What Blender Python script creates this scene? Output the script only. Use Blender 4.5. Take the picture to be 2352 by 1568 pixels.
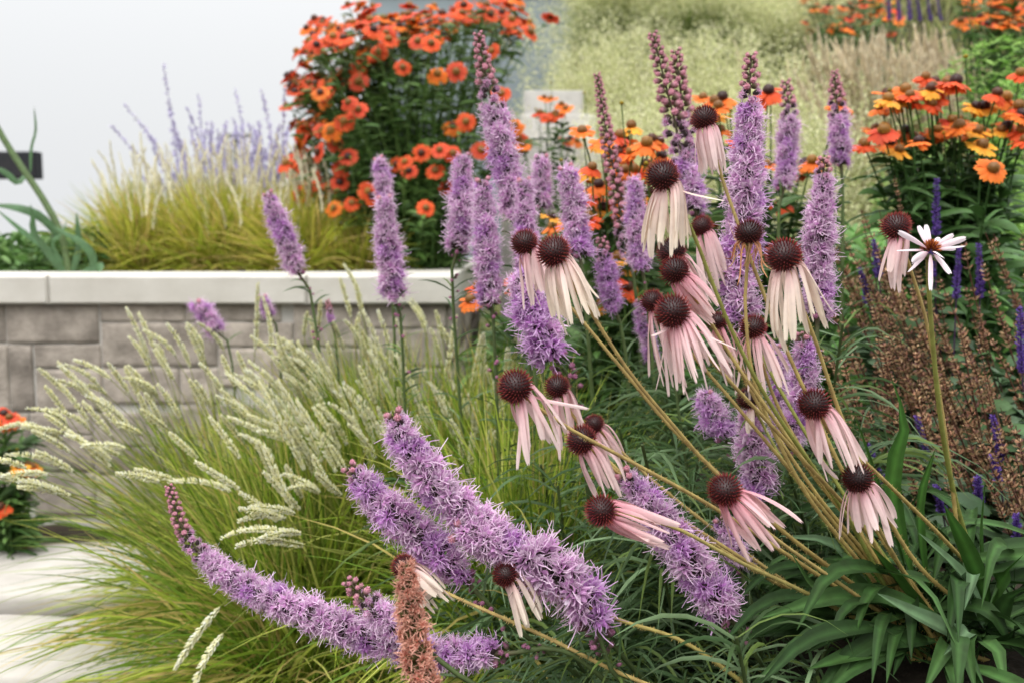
import bpy, math, random
import numpy as np
from mathutils import Vector, Matrix, Quaternion, noise as mnoise

random.seed(7); RNG = np.random.default_rng(7)
for o in list(bpy.data.objects): bpy.data.objects.remove(o)
scene = bpy.context.scene
COL = scene.collection

# ---------------------------------------------------------------- camera
CAMZ = 0.80; PITCH = math.radians(5.84); FD = 2352*35/36.0
cam_d = bpy.data.cameras.new('camera'); cam = bpy.data.objects.new('camera', cam_d); COL.objects.link(cam)
cam.location = (0, 0, CAMZ); cam.rotation_euler = (math.pi/2-PITCH, 0, 0)
cam_d.lens = 35; cam_d.sensor_width = 36; cam_d.clip_start = 0.02; cam_d.clip_end = 5000
cam_d.dof.use_dof = True; cam_d.dof.focus_distance = 0.98; cam_d.dof.aperture_fstop = 6.3
scene.camera = cam
# ---------------------------------------------------------------- sky: even overcast
SUN_EL, SUN_AZ = math.radians(58), math.radians(205)
world = bpy.data.worlds.new('World'); scene.world = world; world.use_nodes = True
nt = world.node_tree; nt.nodes.clear()
wo = nt.nodes.new('ShaderNodeOutputWorld'); bg = nt.nodes.new('ShaderNodeBackground')
sky = nt.nodes.new('ShaderNodeTexSky'); sky.sky_type = 'NISHITA'; sky.sun_disc = False
sky.sun_elevation = SUN_EL; sky.sun_rotation = SUN_AZ; sky.dust_density = 6; sky.air_density = 1.0
hs = nt.nodes.new('ShaderNodeHueSaturation'); hs.inputs['Saturation'].default_value = 0.10
mx = nt.nodes.new('ShaderNodeMix'); mx.data_type = 'RGBA'; mx.inputs['Factor'].default_value = 0.90
mx.inputs['B'].default_value = (8.15, 8.3, 8.45, 1)          # the cloud layer
nt.links.new(sky.outputs[0], hs.inputs['Color']); nt.links.new(hs.outputs[0], mx.inputs['A'])
# overcast law: the cloud layer brightens smoothly from the horizon to the zenith
wtc = nt.nodes.new('ShaderNodeTexCoord'); wsp = nt.nodes.new('ShaderNodeSeparateXYZ'); nt.links.new(wtc.outputs['Generated'], wsp.inputs[0])
wcl = nt.nodes.new('ShaderNodeMath'); wcl.operation = 'MAXIMUM'; wcl.inputs[1].default_value = 0.0; nt.links.new(wsp.outputs['Z'], wcl.inputs[0])
wpw = nt.nodes.new('ShaderNodeMath'); wpw.operation = 'POWER'; wpw.inputs[1].default_value = 2.0; nt.links.new(wcl.outputs[0], wpw.inputs[0])
wma = nt.nodes.new('ShaderNodeMath'); wma.operation = 'MULTIPLY_ADD'; wma.inputs[1].default_value = 2.6; wma.inputs[2].default_value = 1.0; nt.links.new(wpw.outputs[0], wma.inputs[0])
wvm = nt.nodes.new('ShaderNodeVectorMath'); wvm.operation = 'SCALE'; nt.links.new(mx.outputs['Result'], wvm.inputs[0]); nt.links.new(wma.outputs[0], wvm.inputs['Scale'])
nt.links.new(wvm.outputs[0], bg.inputs['Color']); bg.inputs['Strength'].default_value = 0.10
nt.links.new(bg.outputs[0], wo.inputs['Surface'])
sun_d = bpy.data.lights.new('sun', 'SUN'); sun = bpy.data.objects.new('sun', sun_d); COL.objects.link(sun)
sun_d.energy = 1.5; sun_d.angle = math.radians(35); sun_d.color = (1.0, 0.965, 0.92)
sdir = Vector((math.sin(SUN_AZ)*math.cos(SUN_EL), math.cos(SUN_AZ)*math.cos(SUN_EL), math.sin(SUN_EL)))
sun.rotation_euler = sdir.to_track_quat('Z', 'Y').to_euler(); sun.location = (0, -4, 8)
vs = scene.view_settings; vs.view_transform = 'Standard'; vs.look = 'None'; vs.exposure = 0.12; vs.gamma = 1.0
vs.use_curve_mapping = False
cy = scene.cycles; cy.max_bounces = 5; cy.diffuse_bounces = 3; cy.glossy_bounces = 1; cy.transmission_bounces = 4; cy.transparent_max_bounces = 4

# ---------------------------------------------------------------- helpers
FWD = np.array([0, math.cos(PITCH), -math.sin(PITCH)]); UPV = np.array([0, math.sin(PITCH), math.cos(PITCH)])
RGT = np.array([1., 0, 0]); CAMP = np.array([0, 0, CAMZ])
def P(px, py, d):
    return CAMP + FWD*d + RGT*((px-1176)/FD*d) - UPV*((py-784)/FD*d)
def S(a, b, x):
    t = np.clip((np.asarray(x, float)-a)/(b-a), 0, 1); return t*t*(3-2*t)
def ground(x, y):
    x = np.asarray(x, float); y = np.asarray(y, float)
    z = 0.38*S(-0.3, 0.55, x)*(1-S(8, 20, y))
    z = z + 2.7*S(3.3, 8.2, y)*S(-0.35, 0.6, x-0.06*(y-4))*(1-S(10, 30, y))
    z = z - 0.16*np.clip(y-12, 0, None) - 0.05*np.clip(np.abs(x)-8, 0, None)
    return z
def srgb(r, g, b):
    f = lambda c: (c/255/12.92) if c/255 <= 0.04045 else ((c/255+0.055)/1.055)**2.4
    return np.array([f(r), f(g), f(b)])
def nrm(v):
    v = np.asarray(v, float); return v/np.maximum(np.linalg.norm(v, axis=-1, keepdims=True), 1e-9)
def spline(pts, n):
    p = np.asarray(pts, float)
    if len(p) == 2: return p[0]+(p[1]-p[0])*np.linspace(0, 1, n)[:, None]
    L = np.r_[0, np.cumsum(np.linalg.norm(np.diff(p[:, :3], axis=0), axis=1)+1e-9)]
    q = np.vstack([2*p[0]-p[1], p, 2*p[-1]-p[-2]]); out = []
    for s in np.linspace(0, L[-1], n):
        i = min(np.searchsorted(L, s, side='right')-1, len(p)-2); t = (s-L[i])/(L[i+1]-L[i])
        a, b, c, d = q[i], q[i+1], q[i+2], q[i+3]
        out.append(0.5*((2*b)+(c-a)*t+(2*a-5*b+4*c-d)*t*t+(3*b-a-3*c+d)*t**3))
    return np.array(out)

class MB:
    """collects polygons with a colour per vertex and links them as one mesh"""
    def __init__(s): s.v = []; s.c = []; s.q = []; s.t = []; s.n = 0
    def add(s, v, faces4=None, faces3=None, col=(0.5, 0.5, 0.5)):
        v = np.asarray(v, float).reshape(-1, 3); c = np.asarray(col, float)
        if c.ndim == 1: c = np.tile(c, (len(v), 1))
        s.v.append(v); s.c.append(c.reshape(-1, 3))
        if faces4 is not None and len(faces4): s.q.append(np.asarray(faces4, int).reshape(-1, 4)+s.n)
        if faces3 is not None and len(faces3): s.t.append(np.asarray(faces3, int).reshape(-1, 3)+s.n)
        s.n += len(v)
    def ribbons(s, paths, widths, ref, col, fold=0.0, close=False):
        """paths (N,K,3) widths (N,K) ref (N,3)|(N,K,3): the ribbon's face normal points roughly to ref"""
        p = np.asarray(paths, float); N, K, _ = p.shape
        T = nrm(np.gradient(p, axis=1)); ref = np.asarray(ref, float)
        if ref.ndim == 2: ref = np.repeat(ref[:, None, :], K, 1)
        side = nrm(np.cross(T, ref)); nor = np.cross(side, T)
        w = np.asarray(widths, float)[..., None]*0.5
        if fold:
            v = np.stack([p-side*w, p+nor*w*fold, p+side*w], 2); m = 3
        else:
            v = np.stack([p-side*w, p+side*w], 2); m = 2
        col = np.asarray(col, float)
        if col.ndim == 1: col = np.broadcast_to(col, (N, K, 3))
        elif col.ndim == 2: col = np.repeat(col[:, None, :], K, 1)
        c = np.repeat(col[:, :, None, :], m, 2)
        i = np.arange(N*K*m).reshape(N, K, m); f = []
        for j in range(m-1):
            f.append(np.stack([i[:, :-1, j], i[:, :-1, j+1], i[:, 1:, j+1], i[:, 1:, j]], -1).reshape(-1, 4))
        s.add(v.reshape(-1, 3), np.vstack(f), None, c.reshape(-1, 3))
    def tube(s, path, radii, sides=6, col=(0.5, 0.5, 0.5)):
        p = np.asarray(path, float); K = len(p); T = nrm(np.gradient(p, axis=0))
        ref = np.array([0.31, 0.9, 0.27]) if abs(T[0] @ np.array([0.31, 0.9, 0.27])) < 0.9 else np.array([1., 0, 0])
        u = nrm(np.cross(T, ref)); w = np.cross(T, u)
        a = np.linspace(0, 2*math.pi, sides, endpoint=False)
        r = np.broadcast_to(np.asarray(radii, float), (K,))[:, None, None]
        v = p[:, None, :]+r*(u[:, None, :]*np.cos(a)[None, :, None]+w[:, None, :]*np.sin(a)[None, :, None])
        i = np.arange(K*sides).reshape(K, sides); j = np.roll(i, -1, 1)
        f = np.stack([i[:-1], j[:-1], j[1:], i[1:]], -1).reshape(-1, 4)
        c = np.asarray(col, float)
        if c.ndim == 2: c = np.repeat(c, sides, 0)
        s.add(v.reshape(-1, 3), f, None, c)
        s.add(np.vstack([v[-1], p[-1:]+T[-1]*r[-1, 0, 0]*0.6]), None, [(k, (k+1) % sides, sides) for k in range(sides)], c[-1] if c.ndim == 2 else c)
    def mesh(s, name, mat, smooth=True):
        me = bpy.data.meshes.new(name); v = np.vstack(s.v).astype(np.float32); c = np.vstack(s.c)
        q = np.vstack(s.q) if s.q else np.zeros((0, 4), int); t = np.vstack(s.t) if s.t else np.zeros((0, 3), int)
        me.vertices.add(len(v)); me.vertices.foreach_set('co', v.ravel())
        loops = np.concatenate([q.ravel(), t.ravel()]).astype(np.int32)
        me.loops.add(len(loops)); me.loops.foreach_set('vertex_index', loops)
        me.polygons.add(len(q)+len(t))
        st = np.concatenate([np.arange(len(q))*4, len(q)*4+np.arange(len(t))*3]).astype(np.int32)
        me.polygons.foreach_set('loop_start', st)
        me.polygons.foreach_set('use_smooth', np.full(len(st), smooth))
        a = me.color_attributes.new('col', 'FLOAT_COLOR', 'POINT')
        a.data.foreach_set('color', np.c_[c, np.ones(len(c))].astype(np.float32).ravel())
        me.materials.append(mat); me.update(calc_edges=True); me.validate()
        return me

W = {}
def tag(o, label=None, cat=None, group=None, kind=None):
    for k, x in (('label', label), ('category', cat), ('group', group), ('kind', kind)):
        if x: o[k] = x
    return o
def thing(name, loc, label, cat, group=None):
    o = bpy.data.objects.new(name, None); COL.objects.link(o); o.location = Vector([float(c) for c in loc])
    o.empty_display_size = 0.02
    W[o] = Matrix.Translation(o.location); return tag(o, label, cat, group)
def part(name, me, parent=None, M=None, kind=None):
    o = bpy.data.objects.new(name, me); COL.objects.link(o); M = M or Matrix.Identity(4)
    if parent is not None:
        o.parent = parent; o.matrix_basis = W[parent].inverted() @ M
    else: o.matrix_basis = M
    W[o] = M
    if kind: o['kind'] = kind
    return o
def frame(origin, z, roll=0.0, scale=1.0, x=None):
    z = Vector([float(c) for c in z]).normalized()
    if x is None:
        x = Vector((0, 0, 1)) if abs(z.z) < 0.95 else Vector((1, 0, 0))
    else: x = Vector([float(c) for c in x])
    y = z.cross(x).normalized(); x = y.cross(z)
    sc = scale if hasattr(scale, '__len__') else (scale,)*3
    R = Matrix((x, y, z)).transposed().to_4x4() @ Matrix.Rotation(roll, 4, 'Z')
    return Matrix.Translation(Vector([float(c) for c in origin])) @ R @ Matrix.Diagonal((*sc, 1))

# ---------------------------------------------------------------- materials
def leafmat(name, trans=0.25, rough=0.55, spec=0.3, vary=0.18, scale=60, hue=0.015, rnd=0.12, bump=0.0, sat=1.0):
    m = bpy.data.materials.new(name); m.use_nodes = True; n = m.node_tree; n.nodes.clear(); L = n.links.new
    out = n.nodes.new('ShaderNodeOutputMaterial'); at = n.nodes.new('ShaderNodeAttribute'); at.attribute_name = 'col'
    tc = n.nodes.new('ShaderNodeTexCoord'); nz = n.nodes.new('ShaderNodeTexNoise'); nz.inputs['Scale'].default_value = scale
    nz.inputs['Detail'].default_value = 3; L(tc.outputs['Object'], nz.inputs['Vector'])
    oi = n.nodes.new('ShaderNodeObjectInfo'); hv = n.nodes.new('ShaderNodeHueSaturation'); hv.inputs['Saturation'].default_value = sat
    mr = n.nodes.new('ShaderNodeMapRange'); mr.inputs['From Min'].default_value = 0.3; mr.inputs['From Max'].default_value = 0.7
    mr.inputs['To Min'].default_value = 1-vary; mr.inputs['To Max'].default_value = 1+vary; L(nz.outputs['Fac'], mr.inputs['Value'])
    mo = n.nodes.new('ShaderNodeMapRange'); mo.inputs['To Min'].default_value = 1-rnd; mo.inputs['To Max'].default_value = 1+rnd
    L(oi.outputs['Random'], mo.inputs['Value'])
    mu = n.nodes.new('ShaderNodeMath'); mu.operation = 'MULTIPLY'; L(mr.outputs[0], mu.inputs[0]); L(mo.outputs[0], mu.inputs[1])
    L(mu.outputs[0], hv.inputs['Value']); L(at.outputs['Color'], hv.inputs['Color'])
    mh = n.nodes.new('ShaderNodeMapRange'); mh.inputs['To Min'].default_value = 0.5-hue; mh.inputs['To Max'].default_value = 0.5+hue
    L(nz.outputs['Fac'], mh.inputs['Value']); L(mh.outputs[0], hv.inputs['Hue'])
    pb = n.nodes.new('ShaderNodeBsdfPrincipled'); pb.inputs['Roughness'].default_value = rough
    pb.inputs['Specular IOR Level'].default_value = spec; L(hv.outputs[0], pb.inputs['Base Color'])
    if bump:
        bp = n.nodes.new('ShaderNodeBump'); bp.inputs['Strength'].default_value = bump; bp.inputs['Distance'].default_value = 0.002
        L(nz.outputs['Fac'], bp.inputs['Height']); L(bp.outputs[0], pb.inputs['Normal'])
    if trans > 0:
        tr = n.nodes.new('ShaderNodeBsdfTranslucent'); L(hv.outputs[0], tr.inputs['Color'])
        ms = n.nodes.new('ShaderNodeMixShader'); ms.inputs[0].default_value = trans
        L(pb.outputs[0], ms.inputs[1]); L(tr.outputs[0], ms.inputs[2]); L(ms.outputs[0], out.inputs[0])
    else: L(pb.outputs[0], out.inputs[0])
    return m
def stonemat(name, c1, c2, scale=8, rough=0.85, bump=0.3, rnd=0.12, spots=None):
    m = bpy.data.materials.new(name); m.use_nodes = True; n = m.node_tree; L = n.links.new
    pb = n.nodes['Principled BSDF']; pb.inputs['Roughness'].default_value = rough; pb.inputs['Specular IOR Level'].default_value = 0.25
    tc = n.nodes.new('ShaderNodeTexCoord'); nz = n.nodes.new('ShaderNodeTexNoise'); nz.inputs['Scale'].default_value = scale
    nz.inputs['Detail'].default_value = 8; nz.inputs['Roughness'].default_value = 0.62
    oi = n.nodes.new('ShaderNodeObjectInfo'); va = n.nodes.new('ShaderNodeVectorMath'); va.operation = 'ADD'
    L(tc.outputs['Object'], va.inputs[0]); L(oi.outputs['Random'], va.inputs[1]); L(va.outputs[0], nz.inputs['Vector'])
    cr = n.nodes.new('ShaderNodeValToRGB'); cr.color_ramp.elements[0].position = 0.32; cr.color_ramp.elements[1].position = 0.68
    cr.color_ramp.elements[0].color = (*c1, 1); cr.color_ramp.elements[1].color = (*c2, 1); L(nz.outputs['Fac'], cr.inputs[0])
    hv = n.nodes.new('ShaderNodeHueSaturation'); mo = n.nodes.new('ShaderNodeMapRange')
    mo.inputs['To Min'].default_value = 1-rnd; mo.inputs['To Max'].default_value = 1+rnd; L(oi.outputs['Random'], mo.inputs['Value'])
    L(mo.outputs[0], hv.inputs['Value']); L(cr.outputs[0], hv.inputs['Color']); L(hv.outputs[0], pb.inputs['Base Color'])
    n2 = n.nodes.new('ShaderNodeTexNoise'); n2.inputs['Scale'].default_value = scale*9; n2.inputs['Detail'].default_value = 6
    L(va.outputs[0], n2.inputs['Vector'])
    bp = n.nodes.new('ShaderNodeBump'); bp.inputs['Strength'].default_value = bump; bp.inputs['Distance'].default_value = 0.006
    L(n2.outputs['Fac'], bp.inputs['Height']); L(bp.outputs[0], pb.inputs['Normal'])
    return m
M_blade = leafmat('grass_blade', 0.42, 0.5, 0.3, 0.2, 25)
M_leaf = leafmat('leaf', 0.18, 0.5, 0.35, 0.2, 45, bump=0.15)
M_cleaf = leafmat('coneflower_leaf', 0.2, 0.6, 0.2, 0.2, 60, bump=0.35)
M_petal = leafmat('petal', 0.32, 0.6, 0.2, 0.06, 120, 0.008, 0.05)
M_cone = leafmat('cone_spine', 0.0, 0.45, 0.4, 0.15, 200, 0.01, 0.12)
M_stem = leafmat('hairy_stem', 0.05, 0.6, 0.3, 0.22, 90, 0.02, 0.1)
M_floret = leafmat('floret', 0.35, 0.6, 0.15, 0.08, 150, 0.012, 0.10)
M_flower = leafmat('helenium_petal', 0.25, 0.55, 0.2, 0.12, 90, 0.012, 0.15)
M_seed = leafmat('seed_head', 0.3, 0.7, 0.15, 0.12, 300, 0.01, 0.08)
M_soil = stonemat('soil', (0.018, 0.013, 0.009), (0.05, 0.037, 0.025), 14, 0.95, 0.8)
M_cope = stonemat('limestone_coping', (0.53, 0.50, 0.44), (0.66, 0.63, 0.57), 5, 0.8, 0.12, 0.04)
M_block = stonemat('sandstone_block', (0.22, 0.19, 0.16), (0.47, 0.41, 0.35), 14, 0.9, 0.5, 0.22)
M_mortar = stonemat('mortar', (0.42, 0.40, 0.37), (0.54, 0.52, 0.48), 20, 0.95, 0.3)
M_slab = stonemat('pale_limestone', (0.40, 0.37, 0.33), (0.52, 0.49, 0.445), 6, 0.8, 0.2, 0.04)
M_rock = stonemat('grey_rock', (0.16, 0.16, 0.14), (0.34, 0.34, 0.30), 7, 0.9, 0.5)
M_panel = stonemat('blue_grey_cladding', (0.26, 0.31, 0.33), (0.30, 0.35, 0.37), 2, 0.4, 0.05)
M_dark = stonemat('dark_metal', (0.02, 0.022, 0.028), (0.04, 0.038, 0.04), 6, 0.5, 0.1)

# ---------------------------------------------------------------- ground
def axis(near, step, far, n):
    a = np.arange(-near, near+1e-6, step); g = np.geomspace(near+step*2, far, n); return np.r_[-g[::-1], a, g]
gx = axis(5, 0.1, 1800, 14); gy = np.r_[-60, -20, -6, -2, np.arange(-0.5, 9, 0.12), np.geomspace(9.3, 2200, 24)]
X, Y = np.meshgrid(gx, gy); Z = ground(X, Y)
Z = Z+np.where((np.abs(X) < 5) & (Y < 9), 0.012*np.sin(X*23+Y*7)*np.sin(Y*19-X*5), 0)-0.01
mb = MB(); nx, ny = len(gx), len(gy); I = np.arange(nx*ny).reshape(ny, nx)
mb.add(np.stack([X, Y, Z], -1).reshape(-1, 3), np.stack([I[:-1, :-1], I[:-1, 1:], I[1:, 1:], I[1:, :-1]], -1).reshape(-1, 4))
tag(part('ground', mb.mesh('ground', M_soil)), kind='structure')

def box(mb, x0, x1, y0, y1, z0, z1, bev=0.004, rough=0.0, nu=6, nv=4, seed=0):
    """stone block: front (-y) face as a rough grid, bevelled edges"""
    us = np.r_[0, bev, np.linspace(0, x1-x0, nu+2)[1:-1], x1-x0-bev, x1-x0]
    vs_ = np.r_[0, bev, np.linspace(0, z1-z0, nv+2)[1:-1], z1-z0-bev, z1-z0]
    U, V = np.meshgrid(us, vs_); D = np.zeros_like(U); D[0, :] = D[-1, :] = bev; D[:, 0] = D[:, -1] = bev
    if rough:
        for i in range(1, len(vs_)-1):
            for j in range(1, len(us)-1):
                D[i, j] -= rough*(0.4+0.9*mnoise.noise(Vector((U[i, j]*17+seed*3.7, V[i, j]*17, seed*1.3))))
    v = np.stack([x0+U, y0+D, z0+V], -1).reshape(-1, 3); n, m = U.shape; I = np.arange(n*m).reshape(n, m)
    mb.add(v, np.stack([I[:-1, :-1], I[:-1, 1:], I[1:, 1:], I[1:, :-1]], -1).reshape(-1, 4))
    b = y0+bev
    c = np.array([[x0, b, z0], [x1, b, z0], [x1, b, z1], [x0, b, z1], [x0, y1, z0], [x1, y1, z0], [x1, y1, z1], [x0, y1, z1]])
    mb.add(c, [(0, 4, 5, 1), (1, 5, 6, 2), (2, 6, 7, 3), (3, 7, 4, 0), (4, 7, 6, 5)])

# ---------------------------------------------------------------- garden wall with raised bed
WY = 2.73; CT = CAMZ-0.098; CB = CT-0.080; XE = -0.157
wall = thing('garden_wall', (-1.2, WY+0.15, 0), 'low stone retaining wall of rough grey-brown blocks under a pale coping', 'wall')
mb = MB(); box(mb, -3.2, XE-0.03, WY+0.032, WY+0.30, -0.05, CB-0.002, 0.002)
box(mb, XE-0.33, XE-0.031, WY+0.301, WY+2.4, -0.05, CB-0.002, 0.002)
part('mortar', mb.mesh('mortar', M_mortar, False), wall)
for k, (a, b) in enumerate([(-3.2, -2.02), (-2.017, -1.275), (-1.272, -0.565), (-0.562, XE)]):
    mb = MB(); box(mb, a, b, WY, WY+0.34, CB, CT, 0.006, 0.0008, 10, 3, k); part('coping_slab', mb.mesh('coping_slab', M_cope, False), wall)
mb = MB(); box(mb, XE-0.34, XE, WY+0.343, WY+2.45, CB, CT, 0.006); part('coping_slab', mb.mesh('coping_slab', M_cope, False), wall)
zz = 0.000401
def wu(z): return z*zz-1.404
def wv(z): return CB-(z-305)*zz
blocks = [(-900, -15, 315, 575), (-5, 632, 315, 575), (650, 1232, 315, 424), (1242, 1900, 315, 424), (655, 1450, 438, 738),
  (-420, -8, 590, 1060), (2, 163, 590, 1060), (182, 640, 590, 745), (182, 640, 762, 1052), (1462, 1980, 438, 600), (1990, 2500, 315, 600),
  (2510, 3040, 315, 470), (2510, 3040, 485, 740), (1462, 1900, 614, 880), (1912, 2500, 614, 880), (655, 1180, 752, 1000), (1192, 1450, 752, 1000),
  (-500, 120, 1075, 1330), (132, 560, 1066, 1215), (132, 560, 1228, 1480), (572, 1180, 1066, 1300), (572, 1180, 1314, 1500), (1192, 1900, 1014, 1250),
  (1912, 2500, 894, 1180), (2510, 3040, 754, 1000), (2510, 3040, 1014, 1250), (1912, 2500, 1194, 1500), (1192, 1900, 1264, 1500),
  (-500, 120, 1344, 1700), (132, 560, 1494, 1800), (572, 1180, 1514, 1800), (1192, 1900, 1514, 1800), (1912, 2500, 1514, 1800), (2510, 3040, 1264, 1500), (2510, 3040, 1514, 1800),
  (-1700, -910, 315, 575), (-1500, -430, 590, 860), (-1500, -510, 875, 1300), (-1500, -510, 1314, 1750)]
for k, (a, b, c, d) in enumerate(blocks):
    mb = MB(); box(mb, wu(a)-.001, wu(b)+.001, WY+0.0285, WY+0.06, wv(d)-.001, wv(c)+.001, 0.003, 0.008, 14, 8, k+1)
    part('stone', mb.mesh('stone', M_block, True), wall)
for k in range(6):                                            # the wall's end face
    y0 = WY+0.05+k*0.38
    for (z0, z1) in ((0.30, 0.44), (0.45, CB-0.004)):
        mb = MB(); box(mb, 0, 0.37, 0, 0.04, z0, z1, 0.008, 0.012, 5, 4, k+50)
        part('stone', mb.mesh('stone', M_block), wall, Matrix.Translation((XE-0.012, y0, 0)) @ Matrix.Rotation(math.pi/2, 4, 'Z'))
mb = MB(); us = np.linspace(-3.2, XE-0.3, 40); vs2 = np.linspace(WY+0.29, WY+2.6, 30); X, Y = np.meshgrid(us, vs2)
Z = CT-0.045+0.02*np.sin(X*9+Y*4)*np.sin(Y*11); Z[-3:] -= np.array([.1, .4, .7])[:, None]; I = np.arange(X.size).reshape(X.shape)
mb.add(np.stack([X, Y, Z], -1).reshape(-1, 3), np.stack([I[:-1, :-1], I[:-1, 1:], I[1:, 1:], I[1:, :-1]], -1).reshape(-1, 4))
tag(part('raised_bed_soil', mb.mesh('raised_bed_soil', M_soil)), kind='structure')
BEDZ = CT-0.05

# ---------------------------------------------------------------- pale flat stones on the ground
def flat_stone(cx, cy, rx, ry, h, label, rot=0.0, z=0.0, mat=None, seed=0, name='paving_stone', cat='stone', group=None, pw=3.2):
    mb = MB(); n = 36; a = np.linspace(0, 2*math.pi, n, endpoint=False)
    def sup(c): return np.sign(c)*np.abs(c)**(2/pw)
    ring = np.stack([sup(np.cos(a))*rx, sup(np.sin(a))*ry], -1)
    ring *= np.array([1+0.05*mnoise.noise(Vector((math.cos(t)*1.5+seed*9, math.sin(t)*1.5, seed))) for t in a])[:, None]
    R = np.array([[math.cos(rot), -math.sin(rot)], [math.sin(rot), math.cos(rot)]]); ring = ring @ R.T
    prof = [(0.97, -0.03), (1.0, 0.3), (0.992, 0.75), (0.96, 0.95), (0.9, 1.0), (0.6, 1.02), (0.3, 1.0), (0.05, 1.01)]
    v = [np.c_[cx+ring*s, np.full(n, z+h*t)+np.array([h*0.09*mnoise.noise(Vector((p[0]*9*s, p[1]*9*s, seed+2.))) for p in ring])*(t > 0.5)] for s, t in prof]
    I = np.arange(n*len(prof)).reshape(len(prof), n); J = np.roll(I, -1, 1)
    for q in v: q[:, 1] += cy-cx
    mb.add(np.vstack(v), np.stack([I[:-1], J[:-1], J[1:], I[1:]], -1).reshape(-1, 4))
    mb.add(v[-1], None, [(0, k, k+1) for k in range(1, n-1)])
    o = part(name, mb.mesh(name, mat or M_slab)); return tag(o, label, cat, group)
flat_stone(-1.10, 2.27, 0.33, 0.20, 0.06, 'pale flat paving stone between the stone wall and the drooping grass blades', 0.05, -0.02, seed=1)
flat_stone(-1.02, 1.80, 0.44, 0.15, 0.07, 'pale rounded paving stone under the tips of the drooping grass blades', -0.04, -0.02, seed=2)
flat_stone(-0.19, 1.56, 0.26, 0.12, 0.06, 'greyish paving stone below the long drooping lavender spike', 0.1, 0.015, seed=3)
flat_stone(-0.83, 2.56, 0.06, 0.035, 0.05, 'small white pebble at the foot of the wall', 0.3, 0.0, seed=4, name='pebble', cat='pebble', pw=2.2)
flat_stone(1.16, 2.2, 0.16, 0.14, 0.20, 'rounded grey boulder behind the purple salvia spikes', 0.2, 0.45, M_rock, 5, 'boulder', 'boulder', pw=2.4)
flat_stone(1.42, 2.05, 0.14, 0.12, 0.17, 'mossy grey boulder beside the helenium leaves', 0.9, 0.42, M_rock, 6, 'boulder', 'boulder', pw=2.4)

# ---------------------------------------------------------------- stone steps, building, dark panel
st = thing('stone_steps', (0.28, 4.2, 0.7), 'pale stone steps rising behind the orange heleniums', 'steps')
for k, (px0, px1, pt, pb, d) in enumerate([(1150, 1420, 318, 420, 3.9), (1195, 1370, 262, 316, 4.15), (1205, 1340, 208, 258, 4.4)]):
    a, b = P(px0, pt, d), P(px1, pb, d); mb = MB(); box(mb, a[0], b[0], a[1], a[1]+0.4, 0.15, a[2], 0.008, 0.006, 8, 3, k+9)
    part('step', mb.mesh('step', M_mortar), st)
bl = thing('building', (1.0, 10.0, 0.6), 'blue-grey clad building wall with a dark parapet behind the tall orange bush', 'building')
x0 = P(857, 0, 9.5)[0]
for k in range(3):
    mb = MB(); box(mb, x0+k*1.05, x0+k*1.05+1.042, 9.5, 9.6, 0.2, 3.02, 0.006); part('cladding_panel', mb.mesh('cladding_panel', M_panel, False), bl)
mb = MB(); box(mb, x0, x0+3.14, 9.62, 14, 0, 3.1, 0.01); part('wall', mb.mesh('wall', M_panel, False), bl)
mb = MB(); box(mb, x0-0.03, x0+3.2, 9.44, 14.05, 3.1, 3.35, 0.01); part('parapet', mb.mesh('parapet', M_dark, False), bl)
dk = thing('sign_panel', P(-120, 380, 7.0)*np.array([1, 1, 0])+np.array([0, 0, -0.05]), 'dark rectangular panel behind the tall green stalk', 'sign')
a, b = P(-260, 348, 7.0), P(78, 410, 7.0); mb = MB(); box(mb, a[0], b[0], a[1], a[1]+0.12, b[2], a[2], 0.01); part('panel', mb.mesh('panel', M_dark, False), dk)
mb = MB(); mb.tube([(a[0]+.2, a[1]+.06, -0.3), (a[0]+.2, a[1]+.06, b[2]+.02)], 0.04, 8); part('post', mb.mesh('post', M_dark), dk)

q = P(540, 316, 11.5); gz = float(ground(q[0], q[1])); lp = thing('lamp_post', (q[0], q[1], gz), 'thin T-shaped post in the mist behind the golden grass', 'post')
mb = MB(); mb.tube([(q[0], q[1], gz-.05), (q[0], q[1], q[2])], .035, 8); part('pole', mb.mesh('pole', M_rock), lp)
mb = MB(); box(mb, q[0]-.17, q[0]+.17, q[1]-.06, q[1]+.06, q[2], q[2]+.04, .006); part('crossbar', mb.mesh('crossbar', M_rock, False), lp)
# ---------------------------------------------------------------- blades
def blade_paths(base, n, L, theta, phi, droop, K=7, rad=0.03, wind=(0, 0, 0), floor=None):
    """fountain of blades: theta lean from vertical, phi azimuth, all arrays (n,)"""
    s = np.linspace(0, 1, K)[None, :, None]
    out = np.stack([np.cos(phi), np.sin(phi), 0*phi], -1)[:, None, :]; up = np.array([0, 0, 1.])
    r = np.sqrt(RNG.random(n))*rad; a = RNG.random(n)*2*math.pi
    b = np.asarray(base)+np.stack([r*np.cos(a), r*np.sin(a), 0*r], -1)
    d0 = up*np.cos(theta)[:, None, None]+out*np.sin(theta)[:, None, None]
    dr = np.asarray(droop).reshape(-1, 1, 1); Ln = np.asarray(L).reshape(-1, 1, 1)
    p = b[:, None, :]+Ln*(d0*s+dr*s**2*(out*0.35-up*0.75)+np.asarray(wind)*s**1.7)
    tl = np.linalg.norm(np.diff(p, axis=1), axis=2).sum(1)
    p = b[:, None, :]+(p-b[:, None, :])*(Ln[:, 0, 0]/np.maximum(tl, 1e-6))[:, None, None]
    if floor is not None: p[..., 2] = np.maximum(p[..., 2], floor+RNG.random(n)[:, None]*0.02)
    return p
def taper(n, K, w, base=0.7):
    s = np.linspace(0, 1, K); prof = np.minimum(1, base+s*2)*np.clip((1-s)*2.6, 0.06, 1); return np.asarray(w).reshape(-1, 1)*prof[None, :]
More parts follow.
